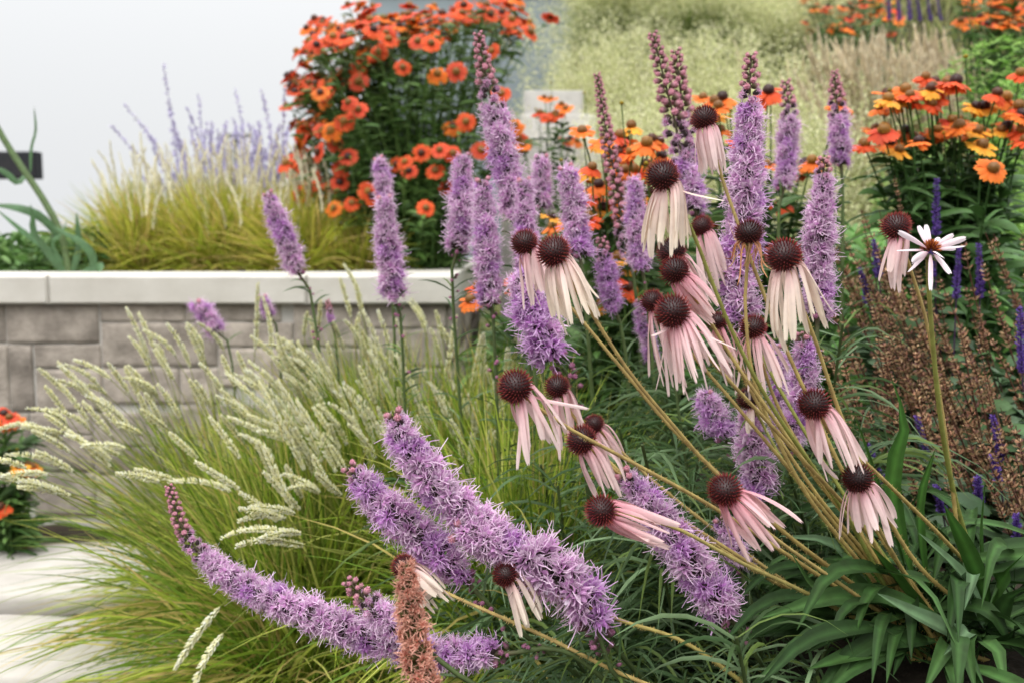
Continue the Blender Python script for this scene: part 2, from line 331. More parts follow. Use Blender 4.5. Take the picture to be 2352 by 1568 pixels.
def pick(cols, n, jit=0.12):
    c = np.array(cols)[RNG.integers(0, len(cols), n)]; return np.clip(c*(1+RNG.normal(0, jit, (n, 1))), 0.004, 0.95)
def rref(n):
    return nrm(RNG.normal(0, 1, (n, 3))+np.array([0, -0.4, 0.5]))

G_lime = [srgb(184, 192, 84), srgb(168, 184, 70), srgb(142, 164, 56), srgb(198, 198, 108), srgb(116, 144, 50), srgb(202, 182, 112), srgb(158, 176, 74), srgb(104, 134, 42), srgb(88, 118, 38), srgb(130, 156, 52)]
G_wall = [srgb(206, 204, 84), srgb(184, 194, 70), srgb(216, 204, 112), srgb(158, 176, 60), srgb(222, 198, 124)]
G_liat = [srgb(92, 118, 76), srgb(76, 102, 64), srgb(116, 140, 100), srgb(66, 90, 50), srgb(108, 130, 66)]
G_hel = [srgb(70, 100, 48), srgb(58, 86, 40), srgb(88, 116, 60), srgb(76, 110, 50)]

# seed heads of the moor grass: variant meshes along +z, unit length
def seed_mesh(k, L=1.0, bend=0.1, cols=None, wid=0.085):
    mb = MB(); n = 120; cols = cols or [srgb(250, 246, 212), srgb(236, 232, 184), srgb(252, 250, 228)]
    t = np.sort(RNG.random(n)); ax = np.stack([bend*t**2, 0*t, t*L], -1); a = np.arange(n)*2.4+RNG.random(n)*0.5
    prof = np.minimum(1, t*4+.25)*np.clip((1-t)*5, 0.35, 1)*wid
    o = np.stack([np.cos(a), np.sin(a), 0*a], -1)
    l = 0.062*(0.8+0.4*RNG.random(n)); tipv = ax+o*(prof*(0.7+0.5*RNG.random(n)))[:, None]*0.75+np.array([0, 0, 1.])*l[:, None]
    base = ax+o*0.012; mid = (base+tipv)/2+o*0.012
    pth = np.stack([base, mid, tipv], 1); w = np.tile(np.array([0.016, 0.034, 0.008]), (n, 1))
    mb.ribbons(pth, w, o+np.array([0, 0, .3]), pick(cols, n, 0.1), fold=0.5)
    mb.ribbons(pth+0.001, w, np.cross(o, [0, 0, 1.]), pick(cols, n, 0.1))
    t2 = np.linspace(0, 1, 8); mb.tube(np.stack([bend*t2**2, 0*t2, t2*L], -1), 0.02*(1-t2*.6), 5, srgb(150, 155, 85))
    return mb.mesh('seed_head', M_seed)
SEED = [seed_mesh(k, 1.0, b) for k, b in enumerate([0.0, 0.12, 0.22, 0.32, 0.06, 0.45])]

def seeds_d(y): return float(np.clip(2.02-(y-680)/420*0.56, 1.30, 2.05))
heads = [(331,736,370,837),(363,753,403,817),(410,753,437,844),(452,746,467,804),(326,785,346,854),(484,736,514,804),(596,676,586,804),(195,819,255,871),
 (141,840,188,888),(165,842,215,921),(188,830,228,888),(259,840,296,904),(292,852,322,911),(309,844,343,898),(119,899,151,951),(151,891,202,965),(124,960,175,1005),
 (94,985,161,1039),(175,998,255,1072),(225,1008,289,1029),(20,963,84,975),(114,1046,168,1082),(2,1040,60,1075),(5,1085,75,1112),(40,1076,111,1089),(302,982,325,998),
 (410,1012,454,1052),(497,968,551,1052),(544,965,655,1012),(578,871,638,921),(595,837,672,925),(598,780,632,824),(464,1069,551,1123),(346,1082,403,1103),
 (595,1005,632,1089),(618,1096,690,1170),(658,817,692,871),(702,810,739,888),(732,810,776,904),(755,800,772,871),(735,713,732,753),(789,652,806,730),(772,746,789,804),
 (893,736,910,878),(923,746,937,820),(850,844,863,925),(950,837,981,988),(1048,750,1021,871),(1125,790,1098,918),(1179,780,1162,844),(1125,851,1142,925),
 (1018,901,1041,1005),(1031,891,1035,960),(1095,938,1085,1022),(1125,904,1118,960),(1071,978,1058,1056),(1132,995,1122,1049),(829,901,860,1019),(796,904,826,988),
 (920,921,925,950),(769,998,779,1049),(752,1025,776,1072),(816,972,856,1062),(725,1059,759,1126),(640,950,700,1080),(600,860,690,1000),(660,900,740,1060),
 (403,1508,505,1392),(590,1165,650,1190),(555,1185,630,1222),(645,1215,692,1224),(700,1100,735,1130),(560,930,600,1000),(520,900,560,960),(445,880,470,940),
 (380,890,415,960),(340,905,370,970),(250,900,300,990),(205,930,255,1000),(640,830,690,900),(690,860,745,950),(676,770,700,850),(815,740,830,800),(868,790,880,850),
 (700,930,760,1030),(760,860,800,950),(880,960,900,1040),(640,780,668,850),(550,820,580,890),(970,700,980,760),(1003,770,1010,830)]
clumps = [(-0.56, 1.96), (-0.36, 1.62), (-0.21, 1.78), (-0.05, 1.75), (-0.32, 2.12), (0.03, 1.42)]
clab = ['lime moor grass clump spilling its blades over the pale paving stones', 'broad lime moor grass clump arching above the long drooping lavender spike',
  'upright moor grass clump with cream seed heads, behind the paired lavender spikes', 'moor grass clump with slim upright seed heads, beside the paired coneflowers',
  'moor grass clump close against the stone wall, below the coping', 'moor grass clump behind the thick lavender spike, threaded with narrow leaves']
hd = []
for (tx, ty, bx, by) in list(heads):
    for _r in range(int(RNG.random() < .8)+int(500 < tx < 1000)):
        ox, oy = RNG.normal(0, 38), RNG.normal(12, 24); g = RNG.uniform(.75, 1.1); heads.append((bx+ox+(tx-bx)*g, by+oy+(ty-by)*g, bx+ox, by+oy))
for i, (tx, ty, bx, by) in enumerate(heads):
    d = seeds_d((ty+by)/2)+RNG.normal(0, 0.03); t, b = P(tx, ty, d-0.02), P(bx, by, d); hd.append((t, b))
for ci, (cx, cy) in enumerate(clumps):
    z0 = float(ground(cx, cy)); base = np.array([cx, cy, z0])
    cl = thing('moor_grass', base, clab[ci], 'grass', 'moor grass clumps along the wall')
    mb = MB(); n = [1150, 1600, 2400, 1300, 1500, 1200][ci]
    phi = RNG.random(n)*2*math.pi; th = np.abs(RNG.normal(0.08, [.30, .30, .22, .22, .22, .25][ci], n))
    lw = [-0.20, -0.12, -0.06, 0.02, -0.10, 0.0][ci]
    Ln = RNG.uniform(0.24, [.56, .58, .66, .60, .64, .52][ci], n); dr = RNG.uniform(0.15, 1.0, n)*(0.4+th*1.6)
    p = blade_paths(base, n, Ln, th, phi, dr, 8, 0.085, (lw, -0.04, 0), 0.02)
    mb.ribbons(p, taper(n, 8, RNG.uniform(0.0022, 0.0046, n)), rref(n), pick(G_lime, n, 0.16))
    # arching outer skirt, falling towards the path
    m = [190, 620, 300, 160, 100, 220][ci]; ph = RNG.normal(math.pi*[1.25, 1.40, 1.45, 1.5, 1.5, 1.5][ci], 0.7, m); th = RNG.uniform(0.45, 1.0, m)
    p = blade_paths(base, m, RNG.uniform(0.30, 0.60, m), th, ph, RNG.uniform(0.7, 1.3, m), 9, 0.09, (lw*0.25, -0.05, 0), 0.03)
    cc = pick(G_lime+[srgb(186, 176, 92), srgb(200, 178, 104)], m, 0.12)
    mb.ribbons(p, taper(m, 9, RNG.uniform(0.0024, 0.0048, m)), rref(m), cc)
    part('blades', mb.mesh('blades', M_blade), cl, kind='stuff')
    mb = MB(); own = [h for h in hd if min(range(6), key=lambda k: np.hypot(h[1][0]-clumps[k][0]-[-.16, -.14, -.05, 0, -.08, 0.03][k], (h[1][1]-clumps[k][1])*1.0)) == ci]
    for (t, b) in own:
        L = np.linalg.norm(t-b); d = (t-b)/L
        p = spline([base+np.append(RNG.normal(0, .03, 2), 0), base*0.45+b*0.55+np.array([0, 0, 0.06])-d*0.06, b-d*0.04, b+d*0.01], 9)
        mb.tube(p, np.linspace(0.0011, 0.0008, 9), 4, srgb(150, 158, 78))
        s = RNG.integers(0, len(SEED)); roll = math.pi+RNG.normal(0, .5)
        part('seed_head', SEED[s], cl, frame(b, d, roll, (0.082, 0.082, max(L*1.15, .06))))
    if own: part('stalks', mb.mesh('stalks', M_blade), cl, kind='stuff')

# ---------------------------------------------------------------- coneflowers
def cone_mesh(k, dark):
    mb = MB(); n = 14; m = 18
    for i in range(1): pass
    th = np.linspace(0.0, 2.45, n); ph = np.linspace(0, 2*math.pi, m, endpoint=False)
    v = np.stack([np.sin(th)[:, None]*np.cos(ph)*0.86, np.sin(th)[:, None]*np.sin(ph)*0.86, np.cos(th)[:, None]*0.80+0*ph], -1)
    I = np.arange(n*m).reshape(n, m); J = np.roll(I, -1, 1)
    cd = srgb(46, 16, 16)*dark
    mb.add(v.reshape(-1, 3), np.stack([I[:-1], I[1:], J[1:], J[:-1]], -1).reshape(-1, 4), None, cd)
    N = 240; i = np.arange(N)+.5; c = 1-i/N*1.72; th = np.arccos(c); ph = i*2.399963+k
    d = np.stack([np.sin(th)*np.cos(ph), np.sin(th)*np.sin(ph), np.cos(th)], -1)
    d2 = nrm(d+np.array([0, 0, 0.35])+RNG.normal(0, .07, (N, 3)))
    b = d*np.array([0.85, 0.85, 0.79]); tip = b+d2*(0.24+0.10*RNG.random(N)*(1+np.sin(th)))[:, None]
    u = nrm(np.cross(d2, [0.3, 0.2, 1.])); w = np.cross(d2, u); r = 0.05
    tri = np.stack([b+u*r, b-u*r*.5+w*r*.87, b-u*r*.5-w*r*.87, tip], 1)
    f = []; 
    for q in range(N): f += [(4*q, 4*q+1, 4*q+3), (4*q+1, 4*q+2, 4*q+3), (4*q+2, 4*q, 4*q+3)]
    cb = np.array([srgb(64, 20, 22)]*N)*dark; ct = pick([srgb(160, 54, 54), srgb(142, 42, 50), srgb(172, 72, 58)], N, 0.15)*dark
    col = np.stack([cb, cb, cb, ct], 1)
    mb.add(tri.reshape(-1, 3), None, f, col.reshape(-1, 3))
    return mb.mesh('cone', M_cone, False)
CONES = [cone_mesh(0, 1.0), cone_mesh(1, 0.9), cone_mesh(2, 1.1), cone_mesh(3, 0.62)]
def bract_mesh(k):
    mb = MB(); n = 22; a = np.arange(n)*2.4; o = np.stack([np.cos(a), np.sin(a), 0*a], -1); s = np.linspace(0, 1, 4)[None, :, None]
    b = o*0.2+np.array([0, 0, -0.66]); e = o*(0.75+0.2*RNG.random(n))[:, None]+np.array([0, 0, -0.52])-np.array([0, 0, .22])*RNG.random(n)[:, None]
    p = b[:, None]+(e-b)[:, None]*s; mb.ribbons(p, np.tile([0.16, 0.15, 0.1, 0.01], (n, 1)), np.tile([0, 0, -1.], (n, 1))+o*.3, pick([srgb(84, 92, 52), srgb(104, 108, 66)], n), fold=.4)
    mb.tube([(0, 0, -0.95), (0, 0, -0.8), (0, 0, -0.62), (0, 0, -0.45)], [0.16, 0.2, 0.34, 0.4], 10, srgb(96, 100, 56))
    return mb.mesh('bracts', M_leaf)
BRACT = [bract_mesh(0), bract_mesh(1)]

def petal_mesh(p0, radial, axis, tip, w, outward, cols, curl=0.0, teeth=True, K=11):
    L = np.linalg.norm(tip-p0)
    p1 = p0+(nrm(radial)*0.75-axis*0.35)*L*0.22; p2 = tip+(p0+nrm(radial)*L*.06-tip)*0.42+nrm(radial)*L*(0.03+curl)
    s = np.linspace(0, 1, K)[:, None]
    p = (1-s)**3*p0+3*(1-s)**2*s*p1+3*(1-s)*s**2*p2+s**3*tip
    s = s[:, 0]; prof = (0.42+0.58*S(0, .45, s))*(1-0.32*S(.82, 1, s))
    T = nrm(np.gradient(p, axis=0)); side = nrm(np.cross(T, outward)); nor = np.cross(side, T)
    wv_ = (w*0.5*prof)[:, None]; tw = RNG.normal(0, .7); ang = tw*s[:, None]
    sd = side*np.cos(ang)+nor*np.sin(ang); nn = np.cross(sd, T)
    cup = 0.35+RNG.random()*.3
    cols5 = [-1, -.5, 0, .5, 1]; v = np.stack([p+sd*wv_*c-nn*wv_*cup*(c*c)+nn*wv_*0.10*((abs(c) == .5)*-1) for c in cols5], 1)
    if teeth:
        tl = L*0.045; off = np.array([-.4, .9, -.2, .8, -.5])*tl*RNG.uniform(.6, 1.2, 5); v[-1] += T[-1]*off[:, None]
    c0, c1, c2 = cols; sc = s[:, None]
    col = np.where(sc < .45, c0+(c1-c0)*(sc/.45), c1+(c2-c1)*((sc-.45)/.55))
    colv = np.repeat(col[:, None, :], 5, 1)*np.array([.96, 1.03, .93, 1.03, .96])[None, :, None]
    I = np.arange(K*5).reshape(K, 5); f = np.stack([I[:-1, :-1], I[:-1, 1:], I[1:, 1:], I[1:, :-1]], -1).reshape(-1, 4)
    mb = MB(); mb.add(v.reshape(-1, 3), f, None, colv.reshape(-1, 3)); return mb.mesh('petal', M_petal)

PINK = (srgb(222, 150, 165), srgb(236, 202, 202), srgb(238, 216, 210))
CREAM = (srgb(226, 176, 178), srgb(238, 216, 204), srgb(242, 228, 208))
ROSE = (srgb(216, 132, 150), srgb(234, 184, 190), srgb(240, 210, 206))
WHITE = (srgb(226, 184, 194), srgb(238, 218, 224), srgb(242, 230, 234))
ST_B = [srgb(176, 154, 98), srgb(154, 134, 74)]; ST_G = [srgb(148, 148, 78), srgb(122, 130, 58)]
def stem_mesh(path, r0, r1, cols, hairs=1.0, name='stem'):
    mb = MB(); K = len(path); c = cols[0]+(cols[1]-cols[0])*np.linspace(0, 1, K)[:, None]
    mb.tube(path, np.linspace(r0, r1, K), 7, c)
    Lt = np.linalg.norm(np.diff(path, axis=0), axis=1).sum(); n = int(Lt*900*hairs)
    if n > 0:
        t = RNG.random(n)*(K-1.001); i = t.astype(int); fr = (t-i)[:, None]; p = path[i]*(1-fr)+path[i+1]*fr
        T = nrm(path[i+1]-path[i]); o = nrm(np.cross(T, RNG.normal(0, 1, (n, 3)))); r = (r0+(r1-r0)*t/(K-1))[:, None]
        tip = p+o*(r+RNG.uniform(.0012, .0030, (n, 1)))+T*-.0004; b = p+o*r*.8
        s = T*.00035; mb.add(np.stack([b-s, b+s, tip], 1).reshape(-1, 3), None, np.arange(3*n).reshape(n, 3), cols[0]*1.25)
    return mb.mesh(name, M_stem)

BASE = {'A': P(2150, 1485, 1.06), 'B': P(2272, 1470, 1.10), 'C': P(1840, 1640, 1.02), 'D': P(2010, 1560, 1.10)}
for k in BASE: BASE[k][2] = float(ground(*BASE[k][:2]))+0.0
def coneflower(label, hx, hy, r, tipx, tipy, spread, npet, stem, base, pal=PINK, cone=0, stcol=ST_B, d=None, axis_px=None, w=0.0057, dried=False, young=False, lmul=1.0, extra=()):
    d = d or 0.90*(40/r)**0.55; R = r*d/FD*0.93
    H = P(hx, hy, d); B = BASE[base]+np.append(RNG.normal(0, .018, 2), -0.004)
    db = float((B-CAMP) @ FWD); npt = len(stem); pts = []
    tot = [0]; prev = (hx, hy); bp = (1176+FD*((B-CAMP) @ RGT)/db, 784-FD*((B-CAMP) @ UPV)/db)
    for q in list(stem)+[bp]: tot.append(tot[-1]+math.hypot(q[0]-prev[0], q[1]-prev[1])); prev = q
    for q, s in zip(stem, tot[1:]): pts.append(P(q[0], q[1], d+0.012+(db-d-0.012)*(s/tot[-1])**1.1))
    if axis_px is None: ax = nrm(H-pts[0]+np.array([0, -0.0, 0.0]))
    else: ax = nrm(P(hx+axis_px[0], hy+axis_px[1], d-axis_px[2]*d/FD if len(axis_px) > 2 else d)-H)
    t = thing('coneflower', B, label, 'flower', 'pale pink coneflowers')
    path = spline([H-ax*R*.75, H-ax*R*1.6]+pts+[B], 26)
    part('stem', stem_mesh(path, 0.0016, 0.0025, stcol), t)
    part('cone', CONES[cone], t, frame(H, ax, RNG.random()*6, R))
    part('bracts', BRACT[cone % 2], t, frame(H, ax, RNG.random()*6, R))
    if dried:
        for k in range(26):
            a = RNG.random()*6.28; u = nrm(np.cross(ax, [0.2, .9, .1])); v = np.cross(ax, u); o = u*math.cos(a)+v*math.sin(a)
            p0 = H-ax*R*.5+o*R*.55; n1 = RNG.normal(0, .25, 3); Lq = R*RNG.uniform(1.0, 2.0)
            p = spline([p0, p0+(o*.35-ax*.5+n1*.4)*Lq*.6, p0+(o*.15-ax*1.0+n1)*Lq, p0+(o*.25-ax*1.2+n1*1.9)*Lq], 9)
            mb = MB(); mb.ribbons(p[None], np.array([[1, 1, .8, 1.2, .7, 1, .8, .6, .2]])*0.0018, RNG.normal(0, 1, (1, 3)), pick([srgb(206, 150, 110), srgb(190, 122, 84), srgb(220, 180, 140)], 1), fold=.5)
            part('dried_petal', mb.mesh('dried_petal', M_petal), t)
        return t
    u = nrm(np.cross(ax, FWD)); v = np.cross(ax, u)
    Tm = P(tipx, tipy, d+0.008); back = nrm(Tm-H); uu = nrm(np.cross(back, FWD)); vv = np.cross(back, uu)
    if uu @ u < 0: uu, vv = -uu, -vv
    if vv @ v < 0: vv = -vv
    sp = spread*d/FD; Lm = np.linalg.norm(Tm-H)
    ph0 = RNG.random()*6; npet = int(npet*1.15)
    for k in range(npet):
        a = ph0+2*math.pi*(k+RNG.normal(0, .42))/npet; rad = u*math.cos(a)+v*math.sin(a); ro = uu*math.cos(a)+vv*math.sin(a)
        p0 = H-ax*R*0.52+rad*R*0.60
        f = RNG.uniform(.76, 1.10)*lmul
        tip = H+(Tm-H)*f+ro*sp*RNG.uniform(.45, 1.2)+RNG.normal(0, Lm*.06, 3)
        part('petal', petal_mesh(p0, rad+ro*.3, ax, tip, w*RNG.choice([.5, .75, .9, 1.05, 1.2, 1.3]), rad+ro*.6, pal, RNG.normal(0.01, .06)), t)
    for (ex, ey, cx_, cy_) in extra:
        tip = P(ex, ey, d-.005); rad = nrm(tip-H)
        part('petal', petal_mesh(H-ax*R*.5+rad*R*.6, rad*1.6, -back, tip, w*.6, np.array([0, -.6, .8]), pal, 0.05), t)
    return t

coneflower('coneflower held highest, against the tall lavender spike and green haze', 1617, 272, 33, 1640, 400, 46, 15, [(1655, 400), (1690, 500), (1760, 690), (1850, 900), (1990, 1180)], 'A', PINK, 0, ST_B)
coneflower('cream-petalled coneflower with one stray petal sticking out sideways', 1522, 405, 41, 1535, 565, 58, 17, [(1592, 535), (1640, 660), (1700, 800), (1790, 960), (1960, 1210)], 'A', CREAM, 0, ST_G, extra=[(1660, 460, 0, 0)])
coneflower('small coneflower with folded pink petals, behind the cream one with a stray petal', 1612, 520, 27, 1645, 650, 30, 13, [(1660, 610), (1720, 760), (1830, 960), (2000, 1230)], 'A', PINK, 0, ST_G)
coneflower('brownish coneflower head almost hidden behind a rose-petalled one', 1543, 578, 36, 1620, 690, 26, 12, [(1590, 650), (1700, 840), (1860, 1080), (2020, 1280)], 'A', PINK, 3, ST_B, d=1.04)
coneflower('rose-petalled coneflower in the middle of the crowded group of heads', 1550, 622, 36, 1640, 735, 40, 15, [(1620, 720), (1700, 850), (1850, 1060), (2010, 1280)], 'A', ROSE, 1, ST_B, d=0.965)
coneflower('dark coneflower head peeking out behind the fullest pale flower', 1498, 692, 29, 1545, 872, 34, 12, [(1570, 790), (1690, 930), (1850, 1120), (2000, 1300)], 'A', PINK, 1, ST_B, d=1.0)
coneflower('fullest pale pink coneflower with a spiky maroon head and many hanging petals', 1545, 715, 43, 1610, 880, 84, 24, [(1610, 800), (1690, 890), (1830, 1040), (2010, 1250)], 'A', PINK, 0, ST_B, extra=[(1690, 800, 0, 0), (1496, 770, 0, 0)])
coneflower('coneflower with a bare dark head and shrivelled orange petals', 1720, 535, 34, 1720, 640, 20, 0, [(1714, 640), (1713, 730), (1740, 900), (1850, 1130), (1990, 1310)], 'A', PINK, 3, ST_B, dried=True)
coneflower('large coneflower with a round red-brown head and wide skirt, before the bare lavender spike', 1800, 587, 43, 1835, 765, 74, 17, [(1832, 680), (1872, 780), (1930, 950), (2010, 1130), (2130, 1320)], 'B', CREAM, 2, ST_B)
coneflower('small coneflower with thin spread petals beneath the one with shrivelled petals', 1730, 752, 32, 1755, 890, 66, 16, [(1752, 840), (1800, 960), (1900, 1120), (2030, 1300)], 'A', PINK, 1, ST_B)
coneflower('smaller of two coneflowers leaning together before the lavender spikes', 1205, 557, 33, 1232, 692, 34, 12, [(1255, 640), (1340, 740), (1440, 860), (1560, 1000), (1800, 1220)], 'A', PINK, 1, ST_B)
coneflower('larger of two coneflowers leaning together, cream petals swept over its stem', 1272, 578, 41, 1325, 735, 64, 18, [(1320, 660), (1375, 745), (1450, 860), (1550, 980), (1650, 1090), (1850, 1260)], 'A', CREAM, 2, ST_B)
coneflower('round-headed coneflower with split skirt, above the cream grass heads', 1183, 887, 43, 1255, 1030, 62, 13, [(1235, 935), (1310, 985), (1450, 1060), (1640, 1165), (1880, 1320)], 'A', PINK, 0, ST_B, extra=[(1188, 1075, 0, 0), (1215, 1058, 0, 0), (1348, 938, 0, 0)])
coneflower('small coneflower tucked just behind the round-headed one with a split skirt', 1280, 888, 31, 1312, 1015, 36, 12, [(1320, 960), (1420, 1080), (1600, 1220), (1850, 1370)], 'A', PINK, 1, ST_B)
coneflower('coneflower crossed by a long brown stem, petals hanging to the pink-skirted head', 1335, 1010, 37, 1398, 1120, 32, 14, [(1395, 1065), (1500, 1150), (1640, 1240), (1880, 1390)], 'A', PINK, 1, ST_B, d=0.99)
coneflower('little dark coneflower head above the one crossed by a long stem', 1365, 974, 25, 1425, 1065, 22, 10, [(1410, 1020), (1520, 1120), (1700, 1260), (1900, 1400)], 'A', PINK, 1, ST_B, d=1.1)
coneflower('coneflower tipped on its side with deep pink petals swept back', 1380, 1172, 39, 1520, 1222, 40, 18, [(1450, 1185), (1560, 1215), (1700, 1290), (1850, 1360)], 'A', ROSE, 2, [srgb(176, 160, 100), srgb(150, 140, 76)])
coneflower('pink coneflower with petals fanned out over the hairy stems', 1665, 1125, 41, 1755, 1232, 66, 18, [(1720, 1185), (1800, 1250), (1930, 1340), (2050, 1425)], 'A', ROSE, 2, ST_B)
coneflower('coneflower with a dark bristly head and long pink skirt above the leaf rosette', 1870, 928, 39, 1930, 1075, 56, 16, [(1905, 990), (1965, 1040), (2070, 1140), (2180, 1250), (2262, 1350)], 'B', PINK, 1, ST_B)
coneflower('coneflower with a nearly black head, hanging lowest over the leaf rosette', 1970, 1098, 37, 2003, 1230, 58, 15, [(2000, 1180), (2040, 1250), (2100, 1360)], 'A', PINK, 3, ST_B)
coneflower('coneflower with few broad pale petals beside the white open one', 2058, 520, 35, 2052, 662, 44, 8, [(2098, 640), (2128, 740), (2160, 920), (2185, 1100), (2215, 1290)], 'B', PINK, 0, ST_B, w=0.0075)
coneflower('dark coneflower head half hidden behind crossing stems', 1720, 915, 29, 1735, 965, 60, 9, [(1745, 960), (1800, 1060), (1900, 1200), (2010, 1340)], 'A', CREAM, 3, ST_G, d=1.12)
coneflower('coneflower with rose petals mostly covered by the fullest pale flower', 1648, 738, 24, 1690, 850, 26, 12, [(1690, 830), (1760, 960), (1880, 1140), (2030, 1330)], 'A', ROSE, 1, ST_B, d=1.02)
coneflower('coneflower behind the rust-brown faded spike', 927, 1300, 31, 1010, 1395, 46, 14, [(985, 1338), (1050, 1372), (1250, 1460), (1480, 1568)], 'C', CREAM, 2, [srgb(196, 172, 110), srgb(170, 146, 84)], d=0.98)
coneflower('coneflower beneath the thick lavender spike with thin cream petals', 1160, 1318, 31, 1218, 1420, 42, 13, [(1205, 1345), (1270, 1365), (1430, 1425), (1600, 1490)], 'C', CREAM, 1, [srgb(180, 160, 96), srgb(150, 140, 76)], d=0.97)

# the young open flower, petals held out around a small orange-brown disc
t = thing('coneflower', BASE['B']+np.array([.01, .02, 0]), 'young coneflower with white petals held open on a green stem', 'flower', 'pale pink coneflowers')
d = 0.93; H = P(2138, 575, d); pth = spline([P(2131, 596, d), P(2132, 640, d+.01), P(2140, 760, d+.03), P(2160, 960, d+.07), P(2195, 1150, d+.12), P(2250, 1330, d+.16), BASE['B']+np.array([.01, .02, 0])], 26)
part('stem', stem_mesh(pth, 0.0021, 0.003, ST_G), t)
mb = MB(); N = 120; i = np.arange(N)+.5; c = 1-i/N*.98; th = np.arccos(c); ph = i*2.4
dd = np.stack([np.sin(th)*np.cos(ph), np.sin(th)*np.sin(ph), np.cos(th)], -1)
mb.ribbons(np.stack([dd*.3, dd*np.array([.75, .75, .8]), dd*np.array([1., 1., 1.05])], 1), np.tile([.2, .14, .02], (N, 1)), rref(N), np.stack([np.tile(srgb(90, 60, 30), (N, 1)), pick([srgb(170, 96, 40), srgb(120, 50, 40)], N), pick([srgb(196, 120, 50), srgb(150, 60, 50)], N)], 1))
axy = nrm(np.array([0.06, -.18, 1.])); part('cone', mb.mesh('cone', M_cone, False), t, frame(H, axy, 0, 0.0105)); part('bracts', BRACT[0], t, frame(H, axy, 0, 0.0135))
for (ex, ey, dz) in [(2072, 538, -.02), (2068, 575, .01), (2090, 618, -.01), (2113, 525, .015), (2128, 523, .02), (2153, 548, .01), (2185, 543, 0), (2210, 551, -.01), (2208, 566, -.02), (2190, 572, .02), (2178, 622, -.03), (2138, 655, -.03), (2100, 600, -.025), (2165, 590, -.03)]:
    ex, ey = 2138+(ex-2138)*1.1, 575+(ey-575)*1.12; tip = P(ex, ey, d+dz); rad = nrm(tip-H); p0 = H+rad*.006
    part('petal', petal_mesh(p0, nrm(rad+np.array([0, 0, .5])), np.array([0, 0, -.2]), tip, 0.0056*RNG.uniform(.75, 1.15), np.array([0.05, -.75, .8]), WHITE, 0.03), t)

# basal leaves of the coneflowers
def lance_leaf(pts, wpx, d0, d1, col, stalk=0.25, name='leaf'):
    n = 12; q = np.array([P(p[0], p[1], d0+(d1-d0)*k/(len(pts)-1)) if len(p) == 2 else np.array(p) for k, p in enumerate(pts)])
    p = spline(q, n); s = np.linspace(0, 1, n); w = wpx*d1/FD
    prof = np.where(s < stalk, 0.14+0.1*s, 0.12+0.88*np.sin(np.clip((s-stalk)/(1-stalk), 0, 1)**0.8*math.pi)**1.1); prof[-1] = 0.02
    T = nrm(np.gradient(p, axis=0)); ref = nrm(np.array([RNG.normal(0, .35), RNG.normal(-.45, .3), 1.0]))
    side = nrm(np.cross(T, ref)); nor = np.cross(side, T); hw = (w*.5*prof)[:, None]; v = []; c = []
    for k, f in enumerate([-1, -.55, -.08, 0.08, .55, 1]):
        wave = nor*hw*(0.07*np.sin(s*17+k*2.1))[:, None]*(abs(f) > .5)
        v.append(p+side*hw*f+nor*hw*(0.38*abs(f)**1.3)+wave); c.append(np.tile(col*(1.7 if abs(f) < .1 else 1.0), (n, 1)))
    mb = MB(); I = np.arange(n*6).reshape(n, 6)
    mb.add(np.stack(v, 1).reshape(-1, 3), np.stack([I[:-1, :-1], I[:-1, 1:], I[1:, 1:], I[1:, :-1]], -1).reshape(-1, 4), None, np.stack(c, 1).reshape(-1, 3))
    return mb.mesh(name, M_cleaf)
CL = [srgb(48, 74, 34), srgb(58, 86, 42), srgb(42, 66, 30), srgb(84, 108, 76), srgb(56, 90, 36)]
fa = thing('coneflower_leaves', BASE['A'], 'dense rosette of long lance-shaped leaves at the foot of the hairy coneflower stems', 'plant', 'coneflower leaf rosettes')
fb = thing('coneflower_leaves', BASE['B'], 'leaf rosette with tall upright leaves in front of the faded salvia', 'plant', 'coneflower leaf rosettes')
